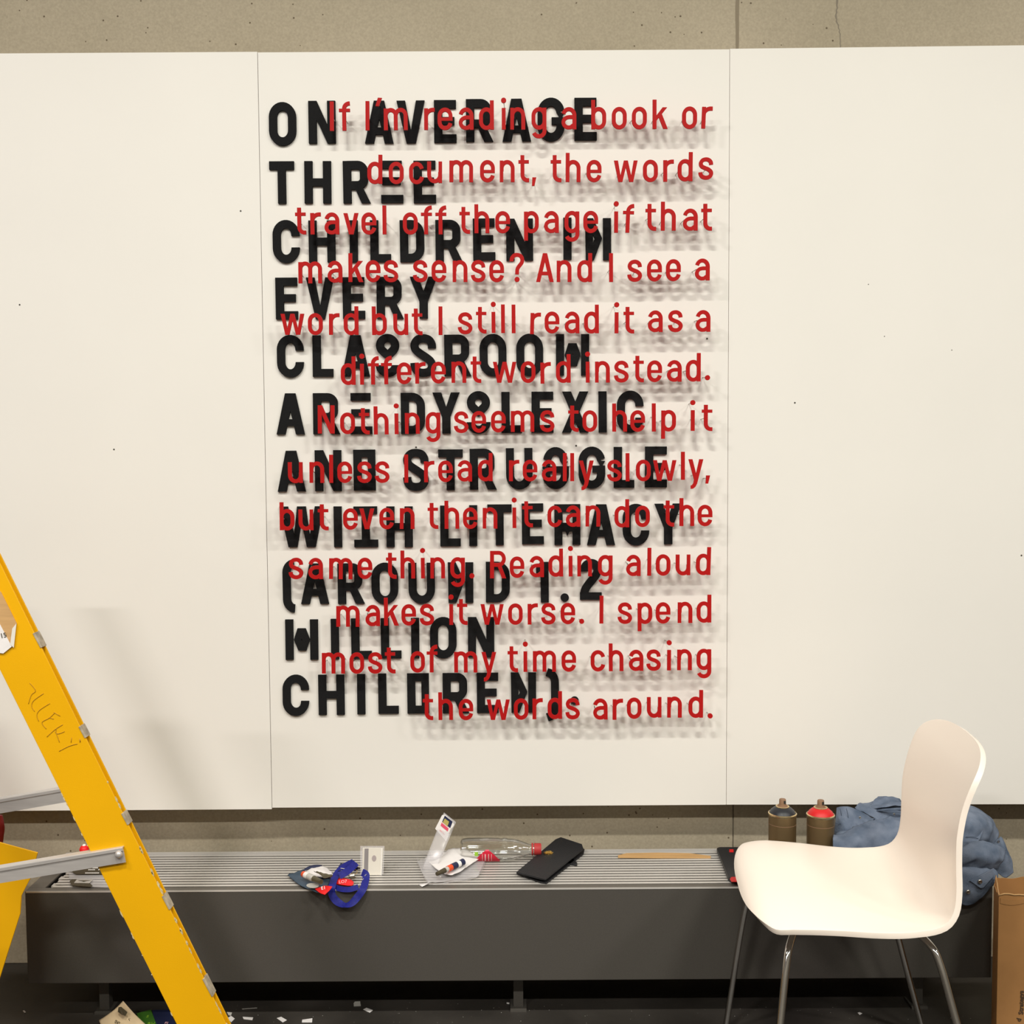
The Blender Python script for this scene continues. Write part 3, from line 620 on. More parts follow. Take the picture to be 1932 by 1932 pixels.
# spreader bars: an L section with a lit top edge
def bar(p0, p1, h, Y, nm='spreader_bar'):
    bm = bmesh.new(); d = (p1-p0); L0 = d.length; d.normalize(); n = Vector((-d.z, 0, d.x))
    if n.z < 0: n = -n
    prof = [(0, 0), (0, h*.72), (-.0022, h*.78), (-.0022, h*.96), (0, h), (.016, h), (.016, h-.002), (.0025, h-.002), (.0025, 0)]
    vs = []
    for e in (p0, p1):
        for (yy, hh) in prof: vs.append(bm.verts.new(e+n*hh+Vector((0, yy, 0))))
    k = len(prof)
    for i in range(k): bm.faces.new((vs[i], vs[(i+1) % k], vs[(i+1) % k+k], vs[i+k]))
    bm.faces.new(vs[:k][::-1]); bm.faces.new(vs[k:])
    return link(nm, frombm(nm, bm, M['steel']), None, lad)
YS = YLd-.004-.003
p0 = L2(-60, 1676.5, YS); p1 = L2(237, 1627, YS); bar(p0, p1, .0285, YS)
p0 = L2(-70, 1547, 2.44); p1 = L2(150, 1509, 2.44); bar(p0, p1, .032, 2.44)
bq = L2(224, 1612, YS-.003)
lathe('bolt', [(0, .006), (.0035, .0055), (.0062, .003), (.0068, 0)], M['steel'], bq, rotm=Matrix.Rotation(math.pi/2, 3, 'X'), parent=lad, seg=20)
# paper label with folded cardboard corner on the rail
lf = YLd-.002
prism('cardboard_label', [L2(-30, 1082, lf), L2(2, 1118, lf), L2(31, 1176, lf), L2(24, 1219, lf), L2(-30, 1210, lf)], (0, .0016, 0), M['wood'], lad)
prism('paper_label', [L2(-30, 1140, lf-.001), L2(0, 1178, lf-.001), L2(22, 1220, lf-.001), L2(6, 1233, lf-.001), L2(-30, 1228, lf-.001)], (0, .0006, 0), M['paper'], lad)
prism('label_fold', [L2(31, 1176, lf-.0012), L2(23, 1186, lf-.0012), L2(19, 1216, lf-.0012), L2(26, 1222, lf-.0012)], (0, .0005, 0), M['card'], lad)
text('printed_number', '15', .012, L2(1, 1204, lf-.0016), (1, 0, .2), (0, 0, 1), M['darkp'], lad)
# handwritten pencil scrawl down the rail
def scrawl(strokes):
    for s in strokes:
        pts = [L2(x/4.146, 1000+y/4.146, YLd-.0006) for x, y in s]
        tube('pencil_stroke', cat([tuple(p) for p in pts], 4) if len(pts) > 2 else pts, .00045, M['pencil'], lad, 5)
scrawl([[(232, 1195), (278, 1255), (245, 1290), (222, 1360)], [(340, 1278), (262, 1335), (248, 1380), (270, 1418)], [(390, 1356), (310, 1408), (288, 1450), (303, 1495)],
        [(420, 1425), (470, 1455)], [(430, 1428), (385, 1470), (328, 1505), (362, 1555)], [(385, 1468), (420, 1478)], [(490, 1522), (430, 1560), (366, 1618)], [(440, 1550), (440, 1590), (470, 1590), (505, 1575)], [(432, 1575), (448, 1610), (465, 1660)],
        [(560, 1622), (556, 1662)], [(605, 1672), (540, 1690), (462, 1730)]])
scrawl([[(622, 1632), (626, 1662)], [(624, 1634), (630, 1655)]])
# ------------------------------------------------------------------ yellow bin cut off by the frame edge, red cloth over its far side
YBn = 2.42
bn = empty('plastic_bin', (atY(-80, 1800, YBn).x, YBn, 0), 'yellow plastic bin with sloping sides, behind the lower spreader bar', 'bin')
Q = lambda x, y, Y=YBn: atY(x, y, Y)
prof = [Q(-190, 1545), Q(0, 1590), Q(71, 1609), Q(57, 1658), Q(39, 1690), Q(38, 1724), Q(0, 1843)]
bt = Q(0, 1843); sl = (Q(0, 1843)-Q(38, 1724)); k = (bt.z-.003)/(-sl.z); low = bt+sl*k
prof += [low, Vector((low.x-.16, YBn, .003)), Vector((Q(-190, 1545).x-.02, YBn, .35))]
prism('bin_wall', prof, (0, .004, 0), M['yellow_d'], bn, .001)
kb_ = 1.10; back = [CAM+(p-CAM)*kb_ for p in prof]  # unseen back and sides, added to close the bin and shade the wall
for p in back: p.z = max(.004, p.z); p.x -= .004
prism('bin_wall', back, (0, -.004, 0), M['yellow_d'], bn, .001)
for i in (2, 3, 4, 5, 6, 7, 9):
    j = (i+1) % len(prof)
    prism('bin_side', [prof[i]+Vector((-.001, .003, 0)), prof[j]+Vector((-.001, .003, 0)), back[j]+Vector((-.001, -.003, 0)), back[i]+Vector((-.001, -.003, 0))], (-.004, 0, 0) if i != 7 else (0, 0, .004), M['yellow_d'], bn)
rd = empty('red_cloth', (atY(-70, 1560, 2.62).x, 2.62, .33), 'dark red fabric hanging over the bin behind the spreader bar', 'cloth')
patch('cloth_sheet', [[atY(-90, 1530, 2.60), atY(-40, 1532, 2.6), atY(5, 1537, 2.60)], [atY(-90, 1562, 2.59), atY(-40, 1562, 2.60), atY(9, 1560, 2.6)], [atY(-90, 1600, 2.6), atY(-40, 1602, 2.6), atY(5, 1598, 2.61)], [atY(-90, 1680, 2.6), atY(-40, 1690, 2.6), atY(-3, 1690, 2.61)]], M['redpl'], rd, wr=.004, wscale=30)
# ------------------------------------------------------------------ white chair
TH = math.radians(5.2); CX, CY = .486, 2.413
def CW(s, wv, z): return Vector((CX+s*math.cos(TH)+wv*math.sin(TH), CY+wv*math.cos(TH)-s*math.sin(TH), z))
ch = empty('chair', CW(.2, 0, 0), 'white moulded plastic chair on four chrome legs in front of the heater', 'chair')
PR = [(0, .447), (.010, .459), (.028, .468), (.055, .471), (.09, .470), (.16, .461), (.24, .448), (.30, .4425), (.345, .446), (.378, .460), (.398, .49), (.407, .53), (.411, .58), (.416, .63), (.425, .68), (.440, .725), (.459, .762), (.474, .788)]
cl = cat([(a, 0, b) for a, b in PR], 10); acc = [0]
for p_, q_ in zip(cl, cl[1:]): acc.append(acc[-1]+(q_-p_).length)
LT = acc[-1]
def PL(l):
    l = max(0, min(LT, l)); k = 0
    while k < len(acc)-2 and acc[k+1] < l: k += 1
    t = (l-acc[k])/max(1e-9, acc[k+1]-acc[k]); return cl[k].lerp(cl[k+1], t)
LF, LB = .072, .082; LS = .43
def WB(l):
    return interp([(0, .246), (.10, .250), (.28, .236), (.40, .226), (.52, .214), (.62, .208), (LT, .208)], l)
rows = []
for k in range(1, 14):
    a_ = math.radians(90*k/13); rows.append((LF*(1-math.sin(a_)**(2/2.5)), max(0, math.cos(math.radians(90)-a_)), 0))
rows = []
for k in range(15):                      # front end cap, superellipse
    a_ = math.radians(4+86*k/14); rows.append((LF*(1-math.cos(a_)**(2/2.5)), math.sin(a_)**(2/2.5)))
rows = rows[:-1]
for k in range(46): rows.append((LF+(LT-LF-LB)*k/45, 1))
for k in range(1, 16):
    a_ = math.radians(86*k/15); rows.append((LT-LB+LB*math.sin(a_)**(2/2.5), math.cos(a_)**(2/2.5)))
NV = 28; vs = []
for l, wf in rows:
    q = PL(l); a = PL(l+.004); b = PL(l-.004); tx, tz = a.x-b.x, a.z-b.z; m_ = math.hypot(tx, tz); nx, nz_ = -tz/m_, tx/m_   # towards the sitter
    W_ = WB(l)
    for j in range(NV+1):
        v = -1+2*j/NV; vv = math.sin(v*math.pi/2)*.35+v*.65; wv = vv*wf*W_; e = abs(wv)/W_
        bk = max(0, min(1, (l-.42)/.15)); fr = max(0, min(1, 1-(l-.05)/.28))
        curl = .020*bk*e**2.2+.008*(1-bk)*(1-fr)*e**3-.020*fr*e**3
        vs.append(CW(q.x+nx*curl, wv, q.z+nz_*curl))
n = NV+1
fs = [(i*n+j, i*n+j+1, (i+1)*n+j+1, (i+1)*n+j) for i in range(len(rows)-1) for j in range(NV)]
shell = link('shell', mesh('shell', vs, fs, M['white'], True), None, ch)
md = shell.modifiers.new('thickness', 'SOLIDIFY'); md.thickness = .011; md.offset = 0
md = shell.modifiers.new('edge', 'BEVEL'); md.width = .0035; md.segments = 3; md.limit_method = 'ANGLE'; md.angle_limit = math.radians(50)
def legpts(px0, px1, Yt, Yb, inner):
    """leg through two picture points (top bend, frame bottom) continued to the floor"""
    a = atY(px0[0], px0[1], Yt); b = atY(px1[0], px1[1], Yb)
    t = (.008-a.z)/(b.z-a.z); return a, b, a+(b-a)*t
LR = .0072
def leg(top_in, bend, low, Yt, Yb):
    a, b, c = legpts(bend, low, Yt, Yb, None)
    k = Vector(top_in); m1 = k.lerp(a, .55); m1.z = k.z-.002
    pts = cat([tuple(k), tuple(k.lerp(m1, .5)), tuple(m1), tuple(a.lerp(m1, .25)+Vector((0, 0, .003))), tuple(a.lerp(b, .18)), tuple(b), tuple(c)], 8)
    o = tube('leg', pts, LR, M['chrome'], ch, 18)
    lathe('foot_cap', [(.009, 0), (.0095, .012), (.008, .016)], M['black_pl'], (c.x, c.y, 0), parent=ch, seg=16)
leg(CW(.13, -.07, .426), (1486, 1796), (1472, 1934), 2.19, 2.145)
leg(CW(.28, -.07, .424), (1767, 1797), (1806, 1934), 2.19, 2.145)
leg(CW(.13, .07, .426), (1407, 1700), (1370, 1934), 2.62, 2.645)
leg(CW(.28, .07, .424), (1692, 1760), (1739, 1934), 2.58, 2.615)
tube('seat_frame', cat([tuple(CW(.13, -.09, .427)), tuple(CW(.13, .09, .427))], 4), .007, M['chrome'], ch)
tube('seat_frame', cat([tuple(CW(.28, -.09, .425)), tuple(CW(.28, .09, .425))], 4), .007, M['chrome'], ch)
p = CW(.15, -.05, .42); q = CW(.26, .05, .432)
box('mounting_plate', (p.x, p.y, .420), (q.x, q.y, .4335), M['black_pl'], ch, .002)
lathe('buffer', [(.009, 0), (.007, -.007), (0, -.008)], M['black_pl'], CW(.19, -.175, .434), parent=ch, seg=16)
# ------------------------------------------------------------------ spray cans
def spray(px, ytop, Yc, capm, label, half=.0325):
    g = atY(px, ytop, Yc); zt = g.z; H = zt-CZT
    o = (g.x, Yc, CZT+.001)
    t = empty('spray_can', o, label, 'spray can', 'spray cans beside the denim jacket')
    r = half; b = H-.0365
    lathe('can_body', [(r-.003, 0), (r, .003), (r, b-.006), (r-.0005, b-.004)], M['gold'], o, parent=t)
    lathe('rim', [(r, b-.004), (r+.0012, b-.002), (r+.0012, b), (r-.001, b+.002), (r-.002, b+.001)], M['gold_b'], o, parent=t)
    lathe('shoulder', [(r-.002, b+.001), (r-.005, b+.007), (r-.012, b+.013), (.016, b+.0165), (.0152, b+.017)], capm, o, parent=t)
    lathe('valve_ring', [(.0165, b+.0155), (.0168, b+.0178), (.0155, b+.0186), (.0145, b+.0175)], M['gold_b'], o, parent=t)
    lathe('valve_cup', [(.015, b+.0165), (.011, b+.019), (.0105, b+.0215), (.0088, b+.022)], M['nozzle'], o, parent=t)
    lathe('nozzle', [(.0087, b+.021), (.0082, b+.034), (.0072, b+.0358), (.0, b+.0365)], M['nozzle'], o, parent=t, seg=20)
    n = box('spray_slot', (g.x+.001, Yc-.0092, CZT+b+.027), (g.x+.006, Yc-.0075, CZT+b+.034), M['void'], t)
    lathe('label_line', [(r+.0002, b-.026), (r+.0003, b-.0255), (r+.0003, b-.025), (r+.0002, b-.0245)], M['nozzle'], o, parent=t)
    return t
spray(1476.5, 1507.5, 2.80, M['capblk'], 'gold spray can with black shoulder standing behind the white chair seat', .0340)
spray(1548.5, 1509.5, 2.78, M['capred'], 'gold spray can with red shoulder standing beside the denim jacket', .0335)
# ------------------------------------------------------------------ denim jacket
jk = empty('denim_jacket', (1.0, 2.80, CZT), 'crumpled faded blue denim jacket heaped on the end of the heater', 'jacket')
D = lambda x, y, Y: tuple(atY(x, y, Y))
# lower heap
patch('sleeve', [[D(1572, 1612, 2.72), D(1620, 1616, 2.70), D(1680, 1620, 2.70), D(1760, 1625, 2.70), D(1830, 1640, 2.70)],
                 [D(1573, 1590, 2.74), D(1620, 1585, 2.72), D(1680, 1578, 2.73), D(1760, 1580, 2.73), D(1835, 1610, 2.71)],
                 [D(1577, 1572, 2.79), D(1622, 1556, 2.78), D(1680, 1545, 2.78), D(1760, 1550, 2.79), D(1850, 1580, 2.74)],
                 [D(1582, 1558, 2.87), D(1630, 1546, 2.87), D(1690, 1538, 2.87), D(1765, 1540, 2.87), D(1860, 1560, 2.80)]], M['denim'], jk, sub=16, wr=.012, wscale=19, seed=1)
patch('cuff', [[D(1573, 1588, 2.80), D(1590, 1590, 2.79), D(1612, 1584, 2.78), D(1640, 1566, 2.78)],
               [D(1576, 1560, 2.81), D(1592, 1562, 2.79), D(1612, 1556, 2.79), D(1648, 1546, 2.80)],
               [D(1579, 1524, 2.83), D(1594, 1522, 2.82), D(1612, 1526, 2.82), D(1655, 1548, 2.82)]], M['denim'], jk, sub=10, wr=.003, wscale=25, seed=2)
patch('front_panel', [[D(1612, 1526, 2.84), D(1640, 1540, 2.82), D(1665, 1552, 2.81), D(1710, 1560, 2.82)],
                      [D(1620, 1519, 2.86), D(1645, 1525, 2.84), D(1675, 1530, 2.83), D(1712, 1534, 2.83)],
                      [D(1626, 1516, 2.87), D(1650, 1513, 2.87), D(1680, 1515, 2.87), D(1715, 1516, 2.87)]], M['denim'], jk, sub=10, wr=.006, wscale=28, seed=3)
patch('collar', [[D(1637, 1529, 2.85), D(1665, 1526, 2.82), D(1700, 1522, 2.82), D(1790, 1524, 2.82)],
                 [D(1648, 1514, 2.86), D(1672, 1515, 2.845), D(1704, 1515, 2.84), D(1792, 1510, 2.84)],
                 [D(1657, 1504, 2.88), D(1680, 1505, 2.87), D(1706, 1510, 2.87), D(1795, 1508, 2.87)]], M['denim'], jk, sub=10, wr=.007, wscale=28, seed=4)
patch('hem', [[D(1640, 1532, 2.84), D(1668, 1530, 2.81), D(1700, 1528, 2.80), D(1760, 1527, 2.80)],
              [D(1643, 1529, 2.845), D(1670, 1526, 2.815), D(1702, 1524, 2.805), D(1762, 1522, 2.81)]], M['denim_d'], jk, sub=8, wr=.001)
# right hand heap: shoulder, folded sleeve, cuffs
patch('shoulder', [[D(1780, 1592, 2.78), D(1822, 1592, 2.74), D(1850, 1592, 2.76), D(1872, 1598, 2.80)],
                   [D(1780, 1560, 2.82), D(1825, 1552, 2.76), D(1862, 1560, 2.78), D(1880, 1575, 2.82)],
                   [D(1780, 1525, 2.86), D(1828, 1522, 2.84), D(1862, 1540, 2.84), D(1876, 1562, 2.86)]], M['denim'], jk, sub=12, wr=.010, wscale=20, seed=5)
patch('sleeve', [[D(1780, 1645, 2.70), D(1822, 1640, 2.68), D(1862, 1640, 2.68), D(1880, 1636, 2.70)],
                 [D(1780, 1618, 2.68), D(1825, 1614, 2.655), D(1864, 1618, 2.66), D(1890, 1622, 2.69)],
                 [D(1780, 1592, 2.74), D(1830, 1590, 2.71), D(1870, 1592, 2.70), D(1893, 1606, 2.72)]], M['denim'], jk, sub=12, wr=.009, wscale=22, seed=6)
patch('cuff', [[D(1872, 1637, 2.72), D(1886, 1650, 2.71), D(1898, 1656, 2.71), D(1911, 1646, 2.72)],
               [D(1872, 1614, 2.73), D(1888, 1620, 2.715), D(1898, 1618, 2.715), D(1907, 1622, 2.73)],
               [D(1874, 1594, 2.75), D(1882, 1584, 2.75), D(1890, 1580, 2.75), D(1899, 1606, 2.76)]], M['denim'], jk, sub=10, wr=.003, wscale=35, seed=7)
patch('hanging_cuff', [[D(1790, 1700, 2.66), D(1808, 1704, 2.665), D(1824, 1709, 2.668), D(1838, 1702, 2.67)],
                       [D(1790, 1670, 2.655), D(1815, 1672, 2.655), D(1840, 1680, 2.655), D(1860, 1684, 2.66)],
                       [D(1790, 1645, 2.66), D(1820, 1642, 2.655), D(1855, 1648, 2.655), D(1880, 1660, 2.66)],
                       [D(1790, 1632, 2.68), D(1825, 1634, 2.68), D(1858, 1634, 2.68), D(1881, 1644, 2.68)]], M['denim'], jk, sub=10, wr=.004, wscale=26, seed=8)
prism('button_tab', [atY(1830, 1662, 2.645), atY(1872, 1640, 2.645), atY(1878, 1650, 2.645), atY(1856, 1675, 2.645), atY(1850, 1676, 2.645)], (0, .003, 0), M['denim'], jk, .0008)
for (bx, by, Y, r) in ((1849, 1663.5, 2.643, .0052), (1826.5, 1683, 2.648, .0052), (1884, 1588, 2.742, .0035), (1622.5, 1542.5, 2.775, .0030), (1687, 1536, 2.80, .0030)):
    lathe('metal_button', [(r, 0), (r, .0012), (r*.8, .002), (r*.35, .0014), (0, .0014)], M['pin'] if r > .005 else M['chrome'], atY(bx, by, Y), rotm=Matrix.Rotation(math.pi/2, 3, 'X'), parent=jk, seg=16)
def seam(pts, Y):
    P = [atY(x, yv, Y if not isinstance(Y, list) else Y[i]) for i, (x, yv) in enumerate(pts)]
    tube('seam', cat([tuple(p) for p in P], 5), .0008, M['denim_d'], jk, 5)
seam([(1585, 1525), (1588, 1540), (1590, 1553)], 2.808); seam([(1597, 1525), (1600, 1540), (1601, 1552)], 2.80); seam([(1576, 1553), (1590, 1554), (1612, 1551)], 2.797)
seam([(1680, 1553), (1674, 1566), (1668, 1582)], [2.768, 2.745, 2.72]); seam([(1686, 1555), (1682, 1566), (1676, 1582)], [2.768, 2.745, 2.72])
seam([(1822, 1579), (1840, 1580), (1861, 1591)], 2.735)
# ------------------------------------------------------------------ kraft paper bag
YK = 2.50
kb = empty('paper_bag', (atY(1935, 1900, YK).x, YK, 0), 'tall brown kraft paper bag with a torn rim, beside the chair', 'bag')
fx0 = atY(1884.5, 1700, YK).x; fx1 = fx0+.34; zt = atY(1890, 1690, YK).z; bx0 = fx0+.008; YK2 = YK+.145
zt2 = atY(1880, 1653, YK2).z
def rimmed(name, p0, p1, z0, z1, m, seed, thick=(0, .0012, 0), amp=.0035):
    r_ = random.Random(seed); n = 30; P = [Vector((p0[0], p0[1], 0))]
    top = []
    for i in range(n+1):
        t = i/n; top.append(Vector((p0[0]+(p1[0]-p0[0])*t, p0[1]+(p1[1]-p0[1])*t, z0+(z1-z0)*t+r_.uniform(-amp, amp)*.6+amp*math.sin(t*9+seed))))
    pts = [Vector((p0[0], p0[1], .001))]+top+[Vector((p1[0], p1[1], .001))]
    prism(name, pts, thick, m, kb)
    return top
tf = rimmed('front_face', (fx0, YK), (fx1, YK), zt, zt-.002, M['kraft'], 1)
bx0 = atY(1879, 1655, YK2).x
rimmed('back_face', (bx0, YK2), (fx1+.02, YK2), zt2, zt2-.012, M['kraft'], 4)
# gusseted side: two creased panels folding inwards
cxm = (fx0+bx0)/2-.008
for (pa, pb, za, zb, sd) in (((fx0, YK+.0012), (cxm, (YK+YK2)/2), zt, (zt+zt2)/2, 7), ((cxm, (YK+YK2)/2), (bx0, YK2), (zt+zt2)/2, zt2, 8)):
    rimmed('side_gusset', pa, pb, za, zb, M['kraft'], sd, thick=(.0012, 0, 0), amp=.002)
rimmed('side_gusset', (fx1, YK), (fx1+.02, YK2), zt, zt2, M['kraft'], 9, thick=(.0012, 0, 0))
tube('torn_rim', [p+Vector((0, -.0006, 0)) for p in tf], .0016, M['kraft_in'], kb, 6)
r2 = [Vector((fx0+(bx0-fx0)*t-.008*math.sin(t*math.pi)*0, YK+(YK2-YK)*t, zt+(zt2-zt)*t+.0015*math.sin(t*14))) for t in [i/12 for i in range(13)]]
tube('torn_rim', r2, .0014, M['kraft_in'], kb, 6)
# creased fold line below the rim
fo = [Vector((fx0+.003+i*.011, YK-.0012, zt-.017-.004*math.sin(i*.7)-i*.0002)) for i in range(30)]
prism('rim_fold', [v+Vector((0, 0, .012+.001*math.sin(i))) for i, v in enumerate(fo)]+[v for v in fo[::-1]], (0, .001, 0), M['kraft'], kb)
text('printed_words', 'Strategys', .0150, atY(1930.5, 1914, YK-.001), (0, 0, 1), (-1, 0, 0), M['bag_ink'], kb, bold=.0003)
text('printed_words', 'd', .0150, atY(1925.5, 1928, YK-.001), (.25, 0, 1), (-1, 0, 0), M['bag_ink'], kb, bold=.0003)
# ------------------------------------------------------------------ things lying on the heater
ZT = CZT+.0006
Zp = lambda x, y, z=ZT: atZ(x, y, z)
# wooden strip
ws = [(1166, 1619), (1166, 1615), (1182, 1611), (1240, 1610), (1300, 1611), (1341, 1616), (1341, 1619.5), (1250, 1619.5)]
o = prism('wooden_strip', [Zp(*q) for q in ws], (0, 0, .002), M['wood']); tag(o, 'thin bare wooden strip lying at the back of the heater grille', 'wood')
# phone case
pc = empty('phone_case', Zp(1378, 1640), 'black case with red ends, lying half behind the chair seat', 'case')
prism('case_body', [Zp(*q) for q in ((1352, 1608), (1357, 1606), (1425, 1606), (1452, 1663), (1448, 1667), (1381, 1667), (1374, 1663))], (0, 0, .012), M['black_pl'], pc, .0025)
prism('red_end', [Zp(*q, ZT+.0122) for q in ((1380, 1655), (1377, 1659), (1380, 1664), (1440, 1664), (1440, 1655))], (0, 0, .0008), M['capred'], pc)
prism('red_tab', [Zp(*q, ZT+.0122) for q in ((1376, 1603), (1376, 1608), (1384, 1608), (1384, 1603))], (0, 0, .001), M['capred'], pc)
# wallet
wl = empty('wallet', Zp(1035, 1640), 'black folded leather wallet with a gold clasp, beside the bottle cap', 'wallet')
def slabq(name, q, z0, z1, m, par, bev=.002, up_=None):
    pts = [atZ(x, yv, z0) for x, yv in q]
    return prism(name, pts, (0, 0, z1-z0), m, par, bev)
slabq('back_cover', [(974, 1650), (1051, 1594), (1062, 1591), (1103, 1604), (1101, 1613), (1032, 1668), (1020, 1667)], ZT, ZT+.004, M['leather'], wl, .0015)
wt = [(974, 1648), (1048, 1593), (1058, 1589.5), (1098, 1600), (1101, 1606), (1029, 1663), (1022, 1661)]
pts = [atZ(x, yv, ZT+.010) for x, yv in wt]
zr = [.0, .010, .011, .007, .003, .002, .001]
bm = bmesh.new(); lo = [bm.verts.new(p+Vector((0, 0, z))) for p, z in zip(pts, zr)]; hi = [bm.verts.new(p+Vector((0, 0, z+.004))) for p, z in zip(pts, zr)]
bm.faces.new(lo[::-1]); bm.faces.new(hi)
for i in range(7): bm.faces.new((lo[i], lo[(i+1) % 7], hi[(i+1) % 7], hi[i]))
link('front_cover', frombm('front_cover', bm, M['leather'], bevel=.0012), None, wl)
slabq('card_pocket', [(985, 1652), (1055, 1600), (1093, 1606), (1028, 1662)], ZT+.004, ZT+.009, M['leather'], wl, .001)
prism('strap', [Zp(*q) for q in ((1078, 1620), (1089, 1630), (1089, 1634), (1070, 1632))], (0, 0, .004), M['leather'], wl, .001)
cp = atZ(1033, 1610, ZT+.021)
rz = random.Random(3)
for k in range(14):
    q = cp+Vector((rz.uniform(-.013, .013), rz.uniform(-.006, .006), rz.uniform(0, .002)))
    bm = bmesh.new(); bmesh.ops.create_icosphere(bm, subdivisions=1, radius=rz.uniform(.0022, .0045)); bmesh.ops.translate(bm, verts=bm.verts, vec=q)
    link('gold_clasp', frombm('gold_clasp', bm, M['brass']), None, wl)
# bottle, lying along x
bo = empty('plastic_bottle', (atZ(950, 1610, CZT).x, 2.86, CZT), 'empty clear plastic bottle with a red cap, lying on its side', 'bottle')
Rb = .0295; bz = CZT+Rb+.001; by_ = 2.868
bx = lambda px: atY(px, 1595, by_).x
X0, X1 = bx(869), bx(1025)
prof = [(0, .004), (.012, .003), (.022, .0), (.027, .004), (.0285, .012), (.0292, .016), (Rb, .022), (Rb, .082), (.0285, .087), (.0292, .094), (.027, .101), (.0288, .110), (.0268, .120), (.0262, .130), (.0222, .148), (.0165, .163), (.0125, .172), (.0118, .176), (.0125, .178), (.0125, .184)]
sc_ = (bx(1008)-X0)/.184
prof = [(r, h*sc_) for r, h in prof]
RX = Matrix.Rotation(math.pi/2, 3, 'Y')
b1 = lathe('bottle_body', prof, M['clear'], (X0, by_, bz), rotm=RX, parent=bo, seg=40)
lathe('cap', [(.0, .0), (.0148, .0), (.0152, .002), (.0150, .0155), (.0135, .0185), (0, .0185)], M['bottlecap'], (bx(1007.5), by_, bz), rotm=RX, parent=bo, seg=32)
capr = lathe('cap_ring', [(.0150, 0), (.0156, .001), (.0156, .003), (.0150, .004)], M['bottlecap'], (bx(1003), by_, bz), rotm=RX, parent=bo, seg=32)
# wrapped paper label: a curved red bell shape on the bottle surface facing the camera
def wraplabel(name, outline, m, rad, cx):
    """outline: (x along, angle deg) polygon mapped on the bottle"""
    V = [Vector(p) for p in outline]; n = len(V)
    xs_ = [v.x for v in V]; ys_ = [v.y for v in V]
    vs = []; fs = []
    cols_ = 24; rows_ = 10
    for i in range(cols_+1):
        x = min(xs_)+(max(xs_)-min(xs_))*i/cols_
        ints = []
        xx = min(max(x, min(xs_)+1e-6), max(xs_)-1e-6)
        for k in range(n):
            a, b = V[k], V[k-1]
            if (a.x > xx) != (b.x > xx): ints.append(a.y+(b.y-a.y)*(xx-a.x)/(b.x-a.x))
        lo_, hi_ = (min(ints), max(ints)) if ints else (0, 0)
        for j in range(rows_+1):
            an = math.radians(lo_+(hi_-lo_)*j/rows_)
            vs.append(Vector((cx+x, by_-rad*math.cos(an), bz+rad*math.sin(an))))
    r1 = rows_+1
    fs = [(i*r1+j, (i+1)*r1+j, (i+1)*r1+j+1, i*r1+j+1) for i in range(cols_) for j in range(rows_)]
    return link(name, mesh(name, vs, fs, m, True), None, bo)
lx = bx(896); lw = bx(943)-lx
wraplabel('bottle_label', [(0, -38), (0, -62), (lw, -62), (lw, -38), (lw*.80, -8), (lw*.62, 12), (lw*.38, 12), (lw*.2, -8)], M['rprint'] if False else mat('crimson_label', (.62, .012, .04), .4), Rb+.0004, lx)
wraplabel('label_tab', [(lw*.42, 12), (lw*.42, 19), (lw*.58, 19), (lw*.58, 12)], M['pink'], Rb+.0004, lx)
wraplabel('label_leaf', [(0.0, -12), (0.0, 8), (.009, 8), (.009, -12)], M['lime'], Rb+.0003, lx)
for (u, w2) in ((.40, .05), (.54, .03), (.30, .02), (.66, .02)):
    wraplabel('label_print', [(lw*u, -48), (lw*u, -2), (lw*(u+w2), -2), (lw*(u+w2), -48)], M['rose'], Rb+.0008, lx)
# white access card leaning up
ac = empty('access_card', Zp(704, 1645), 'ivory card with a grey stripe and a round mark, propped up behind the blue ribbon', 'card')
cyd = 2.775
c4 = [atY(683, 1645, cyd), atY(720, 1645, cyd), atY(723, 1600, cyd+.008), atY(684, 1600, cyd+.008)]
c4[0].z = c4[1].z = CZT+.001
prism('card_body', c4, (0, .0012, .0003), M['card'], ac, .0003)
def onc(u, v, d=-.0006): return c4[0]+(c4[1]-c4[0])*u+(c4[3]-c4[0])*v+Vector((0, d, 0))
prism('stripe', [onc(.09, .0), onc(.30, .0), onc(.31, .98), onc(.11, .98)], (0, .0004, 0), mat('grey_stripe', (.27, .25, .25), .4), ac)
ctr = onc(.60, .62)
ex = (c4[1]-c4[0]).normalized(); ez = (c4[3]-c4[0]).normalized()
prism('round_mark', [ctr+ex*.0055*math.cos(a)+ez*.0075*math.sin(a) for a in [i*math.pi/10 for i in range(20)]], (0, .0004, 0), mat('mauve_mark', (.42, .36, .36), .5), ac)
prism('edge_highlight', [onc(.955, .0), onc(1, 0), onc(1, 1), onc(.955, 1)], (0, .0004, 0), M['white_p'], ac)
prism('card_sleeve', [c4[0]+Vector((-.004, .002, 0)), c4[1]+Vector((.004, .002, 0)), c4[2]+Vector((.003, .003, .004)), c4[3]+Vector((-.006, .003, .004))], (0, .0005, 0), M['film'], ac)
